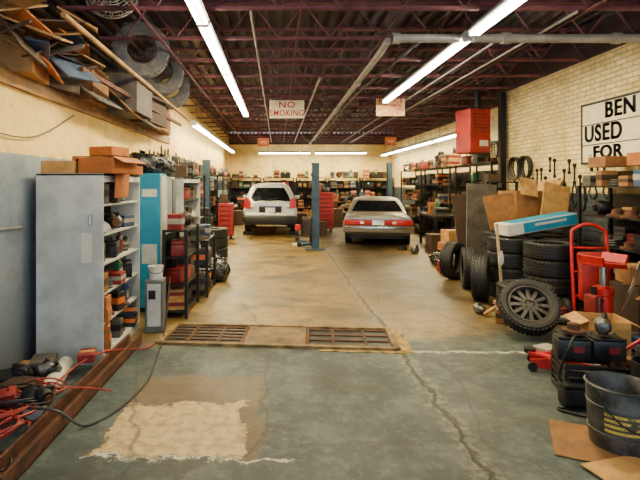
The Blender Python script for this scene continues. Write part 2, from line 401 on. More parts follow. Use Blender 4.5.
t=thing("alloy_wheel","black tyre on a dull grey alloy rim, leaning back","wheel",(2.83,5.42,.315),(R(50),0,R(-16)))
put(tyre_mesh(.31,.215,.19),"tyre",t); put(rim_mesh(.22,.17,dull,12,.17),"rim",t)
for k in range(2): tyre(3.10,6.02,.112+k*.226,(0,0,k),"black tyre lying flat behind the alloy wheel","loose floor tyres")
for k in range(4): tyre(3.76,6.64,.112+k*.226,(0,0,k),"black tyre lying flat on the floor beside the red hand truck","loose floor tyres")

# ---------------------------------------------------------------- cartons
def carton(x,y,z,sx,sy,sz,mat,label,rz=0,rx=0,ry=0,open_=False,name="cardboard_box",tapec=cardl,group=None):
    t=thing(name,label,"box",(x,y,z),(R(rx),R(ry),R(rz)),group)
    b=B()
    if open_:
        w=.008
        b.box((0,0,w/2),(sx,sy,w),mat)
        for s in(-1,1):
            b.box((s*(sx/2-w/2),0,sz/2),(w,sy,sz),mat).box((0,s*(sy/2-w/2),sz/2),(sx-2*w,w,sz),mat)
    else: b.box((0,0,sz/2),(sx,sy,sz),mat,bev=.006)
    b.obj("box_body",t,smooth=False)
    if open_:
        for s in(-1,1): B().box((s*(sx/2+sx*.14),0,sz-.02),(sx*.34,sy,.006),mat,(0,R(25*s),0)).obj("flap",t,smooth=False)
    else:
        B().box((0,0,sz+.001),(sx*.99,.05,.003),tapec).obj("tape",t,smooth=False)
    return t

# ---------------------------------------------------------------- small shelf stock
PROTO=[]
def addp(key,me,w,h,name,label,cat,n=1):
    for _ in range(n): PROTO.append((key,me,w,h,name,label,cat))
def small_box(w,d,h,m,m2):
    return B().box((0,0,h/2),(w,d,h),m,bev=.004).box((0,0,h*.55),(w+.003,d+.003,h*.35),m2).mesh("small_box",False)
wdim=M("dirty_white_card",(.33,.30,.24),.7,0,.3,6,.1,.5); bdim=M("dirty_blue",(.02,.055,.13),.6,0,.3,6,.1,.5)
for i,(m,m2,nm,n) in enumerate([(cardb,cardd,"brown",2),(cardo,cardb,"orange-brown",1),(wdim,bdim,"dirty white and blue",1),(redd,wdim,"red and white",1),(bdim,wdim,"dark blue",1),(cardl,redd,"tan",1),(black,orange,"black and orange",1),(cardd,cardd,"grimy brown",3),(greyw,black,"grimy grey",3)]):
    for w,d,h in((.16,.2,.11),(.11,.16,.17)):
        addp("box",small_box(w,d,h,m,m2),w,h,"parts_box",f"small {nm} parts box on a cluttered shelf","box",n)
def bottle(m,capm,l):
    b=B().loft([[(x*s,y*s2,z) for x,y in((-.05,-.03),(.05,-.03),(.055,0),(.05,.03),(-.05,.03),(-.055,0))] for z,s,s2 in((0,.95,.9),(.01,1,1),(.15,1,1),(.19,.5,.6),(.2,.3,.5))],m)
    b.cyl((0,0,.2),(0,0,.235),.018,capm,seg=10).box((0,-.0305,.08),(.075,.003,.08),l)
    return b.mesh("bottle")
for m,c,l,n in((black,redp,yellow,"black"),(wdim,bdim,redd,"white"),(bdim,white,wdim,"blue"),(green,yellow,wdim,"green")):
    addp("bottle",bottle(m,c,l),.12,.235,"oil_bottle",f"{n} plastic motor oil bottle on a cluttered shelf","bottle")
def can(m,l):
    return B().lathe([(.001,0),(.032,0),(.032,.17),(.022,.185),(.013,.19)],m,seg=14).lathe([(.0325,.03),(.0325,.14)],l,seg=14).cyl((0,0,.19),(0,0,.22),.014,l,seg=10).mesh("spray_can")
for m,l,n in((alu,redd,"red"),(alu,bdim,"blue")):
    addp("can",can(m,l),.075,.22,"spray_can",f"{n} labelled aerosol spray can on a shelf","can")
ROT=B().lathe([(.001,0),(.09,0),(.09,.02),(.05,.025),(.045,.07),(.02,.075),(.001,.075)],rust,seg=18).mesh("brake_rotor")
addp("part",ROT,.19,.08,"brake_disc","rusty brake disc lying on a shelf","car part",3)
def motor():
    return B().lathe([(.001,-.09),(.04,-.085),(.06,-.06),(.06,.05),(.035,.07),(.015,.1)],alu,axis='x',c=(0,0,.065),seg=16).box((0,0,.014),(.1,.07,.028),dark).cyl((.0,-.01,.1),(.05,-.01,.14),.025,dark,seg=10).mesh("starter_motor")
addp("part",motor(),.2,.15,"starter_motor","greasy aluminium starter motor on a shelf","car part",4)
def alternator():
    b=B().lathe([(.001,-.07),(.06,-.065),(.075,-.04),(.075,.04),(.06,.06),(.03,.065),(.03,.1),(.001,.1)],dark,axis='y',c=(0,0,.08),seg=18)
    b.lathe([(.02,-.1),(.045,-.1),(.03,-.09),(.045,-.08),(.02,-.08)],rust,axis='y',c=(0,0,.08),seg=18).box((.06,0,.12),(.06,.03,.08),dark)
    return b.mesh("alternator")
addp("part",alternator(),.2,.17,"alternator","greasy dark alternator sitting on a shelf","car part",4)
def tbox(m):
    return B().box((0,0,.06),(.26,.15,.12),m,bev=.008).box((0,0,.135),(.26,.15,.03),m,bev=.01).tube([(-.07,0,.15),(-.07,0,.19),(.07,0,.19),(.07,0,.15)],.009,dark,seg=6).box((0,-.078,.12),(.04,.008,.04),chrome).mesh("tool_box")
for m,n in((dark,"black"),(redd,"grimy red")): addp("part",tbox(m),.27,.2,"tool_box",f"{n} hand tool box with carrying handle","tool box",2)
def hosecoil():
    b=B()
    for k in range(3): b.tube([(math.cos(a)*(.085-.008*k),math.sin(a)*(.085-.008*k),.015+.024*k) for a in [2*math.pi*q/20 for q in range(20)]],.013,black,seg=6,cyc=True)
    return b.mesh("hose_coil")
addp("part",hosecoil(),.2,.09,"hose_coil","coil of black rubber hose on a shelf","hose",3)
def rag_m():
    b=B(); bm=b.bm; bmesh.ops.create_icosphere(bm,subdivisions=2,radius=.09)
    for v in bm.verts: v.co=Vector((v.co.x*random.uniform(.8,1.2),v.co.y*random.uniform(.8,1.2),max(0,v.co.z*.6+.04+random.uniform(-.02,.02))))
    b._f(bm.faces,rag); return b.mesh("rag")
addp("rag",rag_m(),.2,.1,"shop_rag","crumpled dirty white rag on a shelf","rag")
def fill(axis,a,b_,d,z,hmax,group,skip=.08,only=None,scale=1.0,jit=.12):
    p=a+.03
    while True:
        c=[q for q in PROTO if q[3]*scale<hmax-.01 and (only is None or q[0] in only)]
        key,me,w,h,name,label,cat=random.choice(c)
        sc=scale*random.uniform(.85,1.0); w=w*scale+.012
        if p+w>b_: break
        if random.random()>skip:
            pos=p+w/2; dd=d+random.uniform(-.02,.02); rz=random.uniform(-jit,jit)
            o=put(me,name,None,(pos,dd,z+.002) if axis=='x' else (dd,pos,z+.002),(0,0,rz if axis=='x' else rz+math.pi/2),label,cat,group)
            o.scale=(sc,)*3
            if key=='box' and h*sc*2<hmax-.02 and random.random()<.6:
                o2=put(me,name,None,(o.location.x,o.location.y,z+.004+h*sc),(0,0,o.rotation_euler.z+random.uniform(-.2,.2)),label,cat,group); o2.scale=(sc*.92,)*3
        p+=w+random.uniform(0,.012)

def shelving(name,label,x0,x1,y0,y1,h,n,mat,open_dir,sides=True,z0=.08,shmat=None,back=True):
    cx,cy=(x0+x1)/2,(y0+y1)/2; w,d=x1-x0,y1-y0; th=.02
    t=thing(name,label,"shelf",(cx,cy,0))
    b=B()
    if sides:
        for s in(-1,1): b.box((0,s*(d/2-th/2),h/2),(w,th,h),mat,bev=.004)
        b.box((-(w/2-th/2),0,h/2),(th,d-2*th,h),dark)  # back made dark to put interior shade into the colour
        b.box(((w/2-.01),0,h-.04),(.02,d-2*th,.08),mat).box(((w/2-.01),0,.04),(.02,d-2*th,.08),mat)
        b.box((0,0,h-.01),(w,d,.02),mat)
        b.obj("cabinet_body",t,smooth=False)
    else:
        for sx in(-1,1):
            for sy in(-1,1): B().box((sx*(w/2-.02),sy*(d/2-.02),h/2),(.04,.04,h),mat).obj("post",t,smooth=False)
        if back:  # dark sheet added behind the shelves to stand in for shade in the rack
            if open_dir=='-y': B().box((0,d/2-.004,h*.48),(w-.08,.006,h*.9),dark).obj("darkening_sheet",t,smooth=False)
            else:
                s=1 if open_dir=='-x' else -1
                B().box((s*(w/2-.004),0,h*.48),(.006,d-.08,h*.9),dark).obj("darkening_sheet",t,smooth=False)
    zs=[z0+(h-z0-.02)*k/n for k in range(n+(0 if sides else 1))]
    for z in zs:
        B().box((0,0,z),(w-2*th,d-2*th,.02),shmat or mat).obj("shelf_board",t,smooth=False)
    return t,[z+.01 for z in zs],(h-z0)/n

def hanging(kind,x,y,z,side):
    if kind=='belt':
        L=random.uniform(.25,.45); w=random.uniform(.05,.1)
        b=B().tube([(0,math.cos(a)*w*(1.25 if math.sin(a)<0 else .8),-L/2+math.sin(a)*L/2) for a in [2*math.pi*k/22 for k in range(22)]],.011,black,seg=6,cyc=True)
        b.obj("fan_belt",loc=(x,y,z),label="black rubber fan belt hanging on a wall hook",cat="belt",group="hanging belts")
    else:
        b=B()
        for k in range(4):
            r=.17+.015*k
            b.tube([(-side*.03*k,math.cos(a)*r,-r+math.sin(a)*r*1.15) for a in [2*math.pi*q/24 for q in range(24)]],.014,black if kind=='hose' else hosem,seg=6,cyc=True)
        b.obj("hose_coil",loc=(x,y,z),label=f"coil of {'black' if kind=='hose' else 'red'} hose hung on the wall",cat="hose",group="hanging hoses")

# near left cabinet
CH=1.80
t,zs,g=shelving("steel_cabinet","tall pale grey steel cabinet with open shelves of parts",-2.27,-1.64,4.5,5.7,CH,6,steelg,'+x',shmat=steelg)
B().box((.16,-.603,1.1),(.1,.004,.28),paper).obj("notice_sheet",t,smooth=False)
B().cyl((.2,-.62,1.32),(.2,-.62,1.4),.008,chrome,seg=8).box((.2,-.61,1.36),(.03,.02,.1),chrome).obj("handle",t)
for z in zs:
    fill('y',4.53,5.66,-1.75,z,g,"parts on the grey cabinet shelves",.05,scale=1.15,jit=.4); fill('y',4.53,5.66,-2.04,z,g,"parts on the grey cabinet shelves",.1,scale=1.1)
carton(-2.1,4.70,CH,.3,.34,.12,cardl,"tan cardboard box on top of the grey cabinet",5)
carton(-1.68,4.76,CH,.38,.42,.15,cardo,"orange-brown cardboard box with open flaps on the grey cabinet",-14,open_=True)
carton(-1.97,5.32,CH,.5,.36,.2,cardb,"brown cardboard box on top of the grey cabinet",8)
carton(-1.86,5.30,CH+.205,.30,.3,.10,cardo,"crooked orange carton stacked on a brown box",-20)
carton(-1.60,4.9,CH-.24,.012,.42,.26,cardo,"sagging orange cardboard flap hanging off the cabinet",0,ry=4,name="cardboard_piece")
carton(-1.70,5.5,CH+.002,.22,.2,.1,cardo,"small orange carton on top of the grey cabinet",-22)
def bagobj(loc,r,label,mat=bag,sq=.8,name="bin_bag",sx=1):
    b=B(); bmesh.ops.create_icosphere(b.bm,subdivisions=4,radius=r)
    ph=random.random()*6
    for v in b.bm.verts:
        q=v.co/r
        n=math.sin(q.x*7+q.z*4+ph)*.07+math.sin(q.y*11+q.x*3+ph)*.05+math.sin(q.z*19+q.x*13)*.025
        v.co*=1+n; v.co.x*=sx; v.co.z=max(-r*.6,v.co.z*sq)+r*.6
    b._f(b.bm.faces,mat)
    b.cyl((0,0,r*1.25),(.02,0,r*1.55),.02,mat,r2=.05,seg=8)
    return b.obj(name,loc=loc,label=label,cat="bag")
def cab(x0,x1,y0,y1,h,mat,label,doorm,doors=2,mark=False):
    t=thing("storage_cabinet",label,"cabinet",((x0+x1)/2,(y0+y1)/2,0)); w,d=x1-x0,y1-y0
    B().box((0,0,h/2+.03),(w,d,h-.06),mat,bev=.008).obj("cabinet_body",t,smooth=False)
    B().box((0,0,.03),(w-.04,d-.04,.06),dark).obj("plinth",t,smooth=False)
    if mark:
        B().box((w/2-.14,-d/2-.003,h*.86),(.2,.004,.10),white).obj("side_marking",t,smooth=False)
        B().box((w/2-.14,-d/2-.003,h*.42),(.2,.004,.26),steelw).obj("side_marking",t,smooth=False)
    for i in range(doors):
        yy=-d/2+d*(i+.5)/doors
        dr=B().box((0,0,0),(.018,d/doors-.02,h-.12),doorm,bev=.004).obj("door",t,(w/2+.01,yy,h/2+.03),smooth=False)
        B().box((.02,(.5-i)*d/doors*.75,0),(.02,.02,.14),chrome,bev=.004).obj("handle",dr)
    return t
cab(-2.3,-1.56,6.35,6.70,1.84,cyan,"narrow bright cyan-blue steel cabinet with white markings",steelw,1,True)
cab(-2.3,-1.52,6.85,7.05,1.80,steelw,"tall dirty white steel cabinet against the wall",steelm,1)
t,zs,g=shelving("steel_cabinet","white steel cabinet with open shelves of black parts",-2.3,-1.42,7.2,8.75,1.8,5,steelw,'+x',shmat=shelfd)
for z in zs: fill('y',7.23,8.72,-1.56,z,g,"parts on the white cabinet shelves",.0,scale=1.4,jit=.3); fill('y',7.23,8.72,-1.95,z,g,"parts on the white cabinet shelves",.1,scale=1.15)
bagobj((-1.86,6.52,1.845),.20,"large shiny black bin bag lying on the cyan cabinet",sx=1.5)
bagobj((-1.74,7.12,1.805),.22,"shiny black bin bag on the white cabinet")
bagobj((-1.9,8.1,1.8),.2,"crumpled dark bag on the open cabinet")
carton(-1.62,7.75,1.8,.3,.3,.2,cardd,"dark carton on the open cabinet",8)
t,zs,g=shelving("shelf_stand","narrow dark shelf stand crammed with greasy parts",-1.46,-1.14,6.05,6.95,1.12,3,dark,'+x',False)
for z in zs: fill('y',6.08,6.92,-1.3,z,.34,"parts on the narrow stand",0,scale=1.3,jit=.3)
t,zs,g=shelving("shelf_stand","narrow dark shelf stand crammed with greasy parts",-1.38,-1.05,7.2,8.1,.85,2,dark,'+x',False)
for z in zs: fill('y',7.23,8.07,-1.21,z,.36,"parts on the low stand",0,scale=1.4,jit=.3)
t=thing("pedestal_cabinet","narrow grimy grey metal pedestal box standing on the floor","cabinet",(-1.42,5.58,0),(0,0,R(4)))
B().box((0,0,.30),(.2,.24,.60),steelm,bev=.008).obj("cabinet_body",t,smooth=False)
B().box((0,-.123,.32),(.15,.008,.48),steelg,bev=.003).obj("front_panel",t,smooth=False)
B().box((-.02,-.13,.44),(.08,.006,.1),dark).obj("control_plate",t,smooth=False)
t=thing("bucket","small white plastic bucket standing on the grey pedestal","bucket",(-1.42,5.58,.602),(0,0,.3)); r_=.085;h_=.15
B().lathe([(r_*.86,0),(r_,h_*.9),(r_*1.05,h_*.9),(r_*1.05,h_),(r_*.97,h_),(r_*.84,.015),(.001,.015),(.001,0)],white,seg=32).obj("bucket_body",t)
B().tube([(math.cos(a)*r_*1.06,-.02-math.sin(a)*r_*.9,h_*.85-math.sin(a)*h_*.35) for a in [math.pi*k/12 for k in range(13)]],.004,dark,seg=6).obj("bail_handle",t)
t,zs,g=shelving("steel_rack","dark open steel rack crowded with black parts",-2.3,-1.6,9.0,10.6,1.9,4,dark,'+x',False)
for z in zs: fill('y',9.05,10.55,-1.78,z,.42,"parts on the dark rack",.02,scale=1.5,jit=.3); fill('y',9.05,10.55,-2.1,z,.42,"parts on the dark rack",.05,scale=1.35)
bagobj((-1.12,8.45,0),.27,"black bag of waste slumped on the floor by the rack")
bagobj((-1.2,9.05,0),.26,"black bag of waste slumped on the floor by the rack")
for k,(y,h) in enumerate(((9.5,.55),(9.85,.45),(10.25,.7))):
    t=thing("jack_stand","black steel jack stand on the floor beside the rack","jack stand",(-1.38,y,0),group="jack stands")
    for sx in(-1,1):
        for sy in(-1,1): B().cyl((sx*.12,sy*.12,0),(sx*.03,sy*.03,h*.6),.018,dark,seg=6).obj("leg",t)
    B().cyl((0,0,h*.45),(0,0,h),.025,alu,seg=10).box((0,0,h),(.12,.05,.03),dark).obj("post",t)
for y in(8.9,9.2,9.5,9.8,10.1,10.4,10.8,11.2,11.6,12.0): hanging('belt',-2.378,y,2.5-random.random()*.2,-1)
for y in(10.9,11.7,12.5,13.2): hanging('hose',-2.375,y,2.3,-1)

def chest(x,y,w,d,h,label,rz=0,n=6,mat=redd):
    t=thing("tool_chest",label,"tool chest",(x,y,0),(0,0,R(rz)))
    B().box((0,0,.1+(h-.1)/2),(w,d,h-.1),mat,bev=.01).obj("chest_body",t,smooth=False)
    for i in range(n):
        dh=(h-.2)/n; z=.15+dh*(i+.5)
        dr=B().box((0,0,0),(w*.92,.02,dh*.84),mat,bev=.004).obj("drawer",t,(0,-d/2-.008,z),smooth=False)
        B().box((0,-.016,dh*.3),(w*.8,.012,.02),dark).obj("handle",dr)
    for sx in(-1,1):
        for sy in(-1,1): B().cyl((sx*(w/2-.08)-.02,sy*(d/2-.08),.05),(sx*(w/2-.08)+.02,sy*(d/2-.08),.05),.05,black).obj("castor",t)
    return t
chest(-1.62,15.0,.45,.42,1.1,"red rolling tool chest with drawers near the lift",mat=redm)
chest(1.60,17.3,.75,.5,1.4,"tall grimy red rolling tool chest with many drawers",n=8,mat=redm)
fill('x',1.25,1.95,17.3,1.405,.6,"tools on the tall red chest",0,scale=1.6)
fill('x',-1.82,-1.42,15.0,1.105,.6,"tools on the small red chest",0,scale=1.3)
for x,y,s,h,m in((.95,19.9,.5,.5,cardd),(1.6,20.0,.5,.6,cardb),(1.15,18.9,.4,.4,greyw),(2.3,19.4,.5,.7,cardd),(-1.7,20.0,.5,.6,cardd),(4.0,20.3,.5,.5,cardb),(3.6,20.2,.4,.7,cardd),(1.0,16.6,.35,.5,greyw),(1.45,16.0,.35,.45,cardd)):
    carton(x,y,0,s,s,h,m,"grimy carton on the floor by the back benches",random.uniform(-15,15),group="back floor cartons")
for x,y in((2.9,19.9),(.5,20.4)): bagobj((x,y,0),.4,"large black bag of waste by the back benches")

# ---------------------------------------------------------------- lift posts
def lift(x,y,h,flip,label):
    t=thing("vehicle_lift_post",label,"car lift",(x,y,0),(0,0,R(180 if flip else 0)),group="car lift posts")
    B().box((0,0,.015),(.5,.45,.03),liftm,bev=.005).obj("base_plate",t,smooth=False)
    B().box((-.1,0,h/2+.02),(.03,.26,h),liftm).box((-.02,.12,h/2+.02),(.16,.025,h),liftm).box((-.02,-.12,h/2+.02),(.16,.025,h),liftm).box((-.02,0,h+.02),(.2,.28,.05),liftm).obj("column",t,smooth=False)
    B().box((.06,0,.45),(.14,.2,.7),dark,bev=.01).obj("carriage",t)
    for s in(-1,1):
        B().box((.26,s*.30,.16),(.6,.09,.07),liftm,(0,0,R(55*s)),bev=.01).cyl((.42,s*.52,.16),(.42,s*.52,.25),.06,black).obj("lift_arm",t)
    B().cyl((0,0,.8),(0,0,h-.1),.03,chrome,seg=12).obj("hydraulic_ram",t)
    return t
lift(.95,12.5,2.2,True,"blue-grey steel two-post vehicle lift column")
lift(-1.9,12.9,2.3,False,"blue-grey steel two-post vehicle lift column")
lift(4.45,19.3,2.5,True,"blue-grey steel lift column behind the grey car")
t=thing("bottle_jack_stand","small red control stand by the lift column","stand",(.55,13.3,0))
B().box((0,0,.02),(.3,.3,.04),white).obj("base",t,smooth=False); B().cyl((0,0,.04),(0,0,.45),.02,dark).obj("pole",t); B().box((0,0,.5),(.16,.1,.16),redp,bev=.01).obj("control_box",t)

# ---------------------------------------------------------------- cars
def sup(hw,z0,z1,y,n=28,e=5,tuck=.0):
    pts=[]; cz=(z0+z1)/2; hz=(z1-z0)/2
    for i in range(n):
        a=2*math.pi*(i+.5)/n; c,s=math.cos(a),math.sin(a)
        X=hw*math.copysign(abs(c)**(2/e),c); Z=hz*math.copysign(abs(s)**(2/e),s)
        if Z>0: X*=1-tuck*(Z/hz)
        pts.append((X,y,cz+Z))
    return pts
def rr(w,y0,y1,z,r,fr,bulge):
    P=[];T=[]
    def add(p,tag): P.append(Vector((p[0],p[1],z))); T.append(tag)
    n=8
    for i in range(n):
        u=-1+2*i/n; add((u*(w-r),y0-bulge*(1-u*u)),'rear')
    def arc(cx,cy,a0):
        for k in range(4):
            a=a0+R(90)*k/4; add((cx+r*math.cos(a),cy+r*math.sin(a)),'pillar')
    arc(w-r,y0+r,R(-90))
    for a,tag in fr[:-1]: add((w+.02*math.sin(math.pi*a),y0+r+(y1-y0-2*r)*a),tag)
    arc(w-r,y1-r,0)
    for i in range(n):
        u=1-2*i/n; add((u*(w-r),y1+bulge*1.6*(1-u*u)),'front')
    arc(-w+r,y1-r,R(90))
    rev=[(fr[k+1][0],fr[k][1]) for k in range(len(fr)-1)][::-1]
    for a,tag in rev: add((-w-.02*math.sin(math.pi*a),y0+r+(y1-y0-2*r)*a),tag)
    arc(-w+r,y0+r,R(180))
    return P,T
def greenhouse(t,levels,fr,mat,win):
    rings=[]; T=None
    for z,y0,y1,w,r,bu in levels:
        P,T=rr(w,y0,y1,z,r,fr,bu); rings.append(P)
    n=len(T); roof=B(); gl={}
    for li in range(len(rings)-1):
        for i in range(n):
            q=[rings[li][i],rings[li][(i+1)%n],rings[li+1][(i+1)%n],rings[li+1][i]]
            tag=T[i]
            if li in win and tag!='pillar':
                key=tag+('L' if i>n/2 and tag.startswith('s') else '')
                gl.setdefault(key,[]).append(q)
            else: roof.poly(q,mat)
    roof.poly(rings[-1],mat)
    bmesh.ops.remove_doubles(roof.bm,verts=roof.bm.verts,dist=.0005)
    roof.obj("roof",t)
    for k,qs in gl.items():
        b=B()
        for q in qs: b.poly(q,glass)
        bmesh.ops.remove_doubles(b.bm,verts=b.bm.verts,dist=.0005)
        b.obj({'r':'rear_window','f':'windscreen','s':'side_window'}[k[0]],t)
def carwheel(t,x,y,r,side,capm,z=0):
    me=tyre_mesh(r,r*.62,.2)
    w=put(me,"wheel",t,(x,y,r),(0,R(90*side),0)); put(rim_mesh(r*.63,.18,capm,8),"rim",w)
def sedan():
    t=thing("sedan_car","dull grey-tan older four-door sedan parked rear-on","car",(2.66,12.75,0),(0,0,R(-10)))
    st=[(0,.84,.42,.80,.02),(.03,.89,.36,.86,.03),(.10,.93,.30,.885,.04),(.35,.955,.26,.90,.06),(1.1,.97,.22,.91,.07),(2.5,.975,.22,.92,.07),(3.6,.97,.22,.91,.07),(4.5,.92,.24,.84,.07),(4.85,.85,.3,.78,.07),(4.95,.78,.38,.72,.05)]
    B().loft([sup(hw,a,c,y,36,3.8,tk) for y,hw,a,c,tk in st],silver).obj("car_body",t)
    fr=[(0,'pillar'),(.1,'s0'),(.47,'pillar'),(.53,'s1'),(.92,'pillar'),(1,'x')]
    greenhouse(t,[(.86,.95,3.85,.84,.10,.06),(.915,1.08,3.65,.82,.10,.07),(1.06,1.30,3.35,.765,.12,.09),(1.21,1.56,3.05,.69,.15,.09),(1.26,1.76,2.9,.62,.2,.08),(1.295,2.05,2.7,.48,.22,.03),(1.305,2.2,2.6,.3,.15,.01)],fr,silver,(1,2))
    for s in(-1,1):
        B().box((s*.60,-.015,.675),(.58,.06,.14),tail,bev=.02).obj("tail_light",t)
        B().box((s*.42,-.048,.675),(.10,.012,.07),lampw).obj("reversing_lamp",t)
    B().box((0,-.012,.675),(.66,.05,.13),redm,bev=.01).obj("light_bar",t)
    B().box((0,-.045,.675),(.31,.012,.13),plate).obj("license_plate",t,smooth=False)
    B().box((0,-.05,.49),(1.86,.15,.16),silver,bev=.04).obj("rear_bumper",t)
    B().box((0,-.128,.54),(1.80,.02,.06),chrome,bev=.005).obj("bumper_strip",t)
    B().box((0,-.02,.775),(1.66,.02,.022),chrome).obj("trunk_strip",t)
    B().box((0,2.4,.28),(1.5,4.2,.12),black).obj("underbody",t,smooth=False)
    for x in(-.80,.80):
        for y in(1.0,3.95): carwheel(t,x,y,.33,1 if x>0 else -1,chrome)
    for s in(-1,1): B().box((s*1.02,3.1,.96),(.18,.1,.11),silver,bev=.03).obj("wing_mirror",t)
sedan()
def suv():
    z0=.12
    t=thing("suv_car","silver-white compact sport utility vehicle raised on blocks","car",(-.25,15.4,z0),(0,0,0))
    st=[(.0,.78,.44,.98,.04),(.05,.84,.38,1.04,.05),(.15,.88,.33,1.07,.06),(.5,.895,.30,1.08,.08),(2.0,.90,.30,1.06,.08),(3.3,.89,.30,1.04,.09),(4.1,.84,.34,.94,.1),(4.4,.74,.42,.84,.12)]
    B().loft([sup(hw,a,c,y,36,2.9,tk) for y,hw,a,c,tk in st],whitep).obj("car_body",t)
    fr=[(0,'pillar'),(.06,'s0'),(.30,'pillar'),(.34,'s1'),(.62,'pillar'),(.66,'s2'),(.94,'pillar'),(1,'x')]
    greenhouse(t,[(.94,.10,3.5,.84,.15,.07),(1.02,.13,3.3,.82,.15,.09),(1.24,.24,3.0,.75,.17,.12),(1.46,.44,2.65,.65,.2,.12),(1.545,.60,2.45,.56,.24,.09),(1.60,.82,2.25,.44,.24,.06),(1.62,1.05,2.0,.26,.16,.02)],fr,whitep,(1,2))
    for s in(-1,1):
        B().loft([[(s*(.62+dx),y,z) for dx,z in((0,.78),(.19,.82),(.215,1.0),(.18,1.16),(.07,1.12),(.0,.95))] for y in(-.04,.14)],tail).obj("tail_light",t)
        B().box((s*.56,-.035,.86),(.12,.03,.07),lampw,bev=.01).obj("reversing_lamp",t)
        B().box((s*.98,3.0,1.08),(.2,.1,.15),whitep,bev=.03).obj("wing_mirror",t)
        B().box((s*.89,2.1,.40),(.05,3.4,.18),black,bev=.02).obj("side_sill",t)
    B().box((0,-.03,.60),(1.60,.16,.12),whitep,bev=.05).obj("rear_bumper",t)
    B().box((0,-.05,.42),(1.68,.2,.28),black,bev=.05).obj("bumper_insert",t)
    B().box((0,-.03,.76),(.72,.03,.2),dark,bev=.01).obj("plate_recess",t)
    B().box((0,-.05,.75),(.31,.012,.15),plate).obj("license_plate",t,smooth=False)
    B().box((0,-.04,.89),(.75,.03,.03),chrome).obj("tailgate_trim",t)
    B().box((.05,.0,1.08),(.4,.02,.02),black,(0,R(-14),0)).obj("wiper",t)
    B().box((0,2.2,.36),(1.5,3.9,.18),black).obj("underbody",t,smooth=False)
    for x in(-.77,.77):
        for y in(.85,3.5):
            carwheel(t,x,y,.35,1 if x>0 else -1,alu)
            B().box((0,0,.06),(.3,.45,.12),dark,bev=.005).obj("wheel_block",loc=(-.25+x,15.4+y,0),label="dark timber block under a wheel of the white car",cat="block",group="wheel blocks",smooth=False)
suv()

# ---------------------------------------------------------------- trench
t=thing("trench_cover","worn steel-framed floor trench with sunken grates and plate","floor drain",(0,5.34,0),(0,0,R(-4.5)))
gr=M("grimy_grate_iron",(.085,.030,.012),.75,.4,.6,5,.4,.6)
plm=M("worn_tan_plate",(.17,.095,.035),.7,.2,.6,5,.3,.7)
b=B()
for y in(-.34,.34): b.box((0,y,.014),(2.5,.05,.03),concm)
for x in(-1.25,1.25): b.box((x,0,.014),(.07,.68,.03),concm)
for x in(-.37,.33): b.box((x,0,.012),(.03,.62,.026),gr)
b.obj("frame",t,smooth=False)
B().box((-.02,0,.010),(.66,.62,.020),plm).obj("cover_plate",t,smooth=False)
for cx,w,n in((-.80,.82,6),(.78,.86,4)):
    b=B().box((cx,0,.001),(w,.62,.003),black)  # black sheet paints the shade of a recess; the floor is not cut
    for k in range(n): b.box((cx+random.uniform(-.01,.01),-.27+k*.54/(n-1),.007),(w,.040,.010),gr,(0,0,random.uniform(-.01,.01)))
    for k in range(2): b.box((cx-w*.2+k*w*.4,0,.008),(.03,.6,.010),gr)
    b.obj("grate",t,smooth=False)
B().box((1.34,-.02,.004),(.12,.78,.006),brass).obj("painted_edge",t,smooth=False)
B().box((.9,-.41,.004),(.9,.05,.006),brass).obj("painted_edge",t,smooth=False)

# ---------------------------------------------------------------- left floor clutter
b=B().box((0,0,.015),(.14,2.5,.02),rust).box((-.06,0,.06),(.02,2.5,.1),rust).box((.06,0,.06),(.02,2.5,.1),rust)
b.obj("steel_channel",loc=(-1.54,3.85,0),rot=(0,0,R(-1)),label="long rusty red steel channel lying on the floor",cat="steel beam",smooth=False)
B().box((0,0,.035),(.12,2.2,.07),wood,bev=.006).obj("timber_baulk",loc=(-2.30,3.35,0),label="long weathered timber lying against the wall",cat="timber",smooth=False)
B().cyl((0,-.5,.07),(0,.4,.07),.07,rag,seg=20).cyl((0,.4,.07),(0,.43,.07),.045,dark).obj("pipe_offcut",loc=(-1.85,3.95,0),rot=(0,0,R(10)),label="white cloth-wrapped pipe offcut lying on the floor",cat="pipe")
B().cyl((0,-.9,.055),(0,.9,.055),.055,dark,seg=20).obj("dark_pipe",loc=(-2.12,3.35,0),rot=(0,0,R(2)),label="dark steel pipe lying along the wall",cat="pipe")
def coil(cx,cy,z,r,n,mat,name,label,rr_=.009,tail=None,sq=.7):
    pts=[]; ph=random.random()*6
    for i in range(n*14):
        a=2*math.pi*i/14; q=r*(1+.22*math.sin(a*.37+ph)+.12*math.sin(a*1.7+ph))
        pts.append((cx+q*math.cos(a)+.05*math.sin(a*.21),cy+q*sq*math.sin(a),z+rr_+.010*(i//14)+.015*math.sin(a*3+ph)))
    if tail: pts+=tail
    B().tube(pts,rr_,mat,seg=7,smooth=2).obj(name,label=label,cat="hose")
coil(-1.92,3.25,.13,.2,5,hosem,"air_hose","tangled red rubber air hose coiled over the floor clutter",.009,[(-1.75,3.6,.13),(-1.72,4.1,.15),(-1.6,4.5,.14),(-1.35,4.9,.02),(-1.3,5.2,.012)])
coil(-1.80,3.6,.14,.17,4,hosem,"air_hose","thin red rubber air hose looped over the steel channel",.007,[(-1.5,3.7,.13),(-1.35,3.9,.02)])
coil(-2.0,2.95,.14,.2,5,orange,"extension_cord","orange extension cord coiled by the wall",.005)
coil(-1.85,3.05,.14,.2,5,hosem,"air_hose","tangled dark red hose in the corner heap",.008)
coil(-1.9,3.45,.16,.2,4,black,"power_cable","black power cable looped over the floor pipes",.007)
coil(-1.78,2.85,.03,.12,3,black,"power_cable","black power cable coiled on the floor",.008)
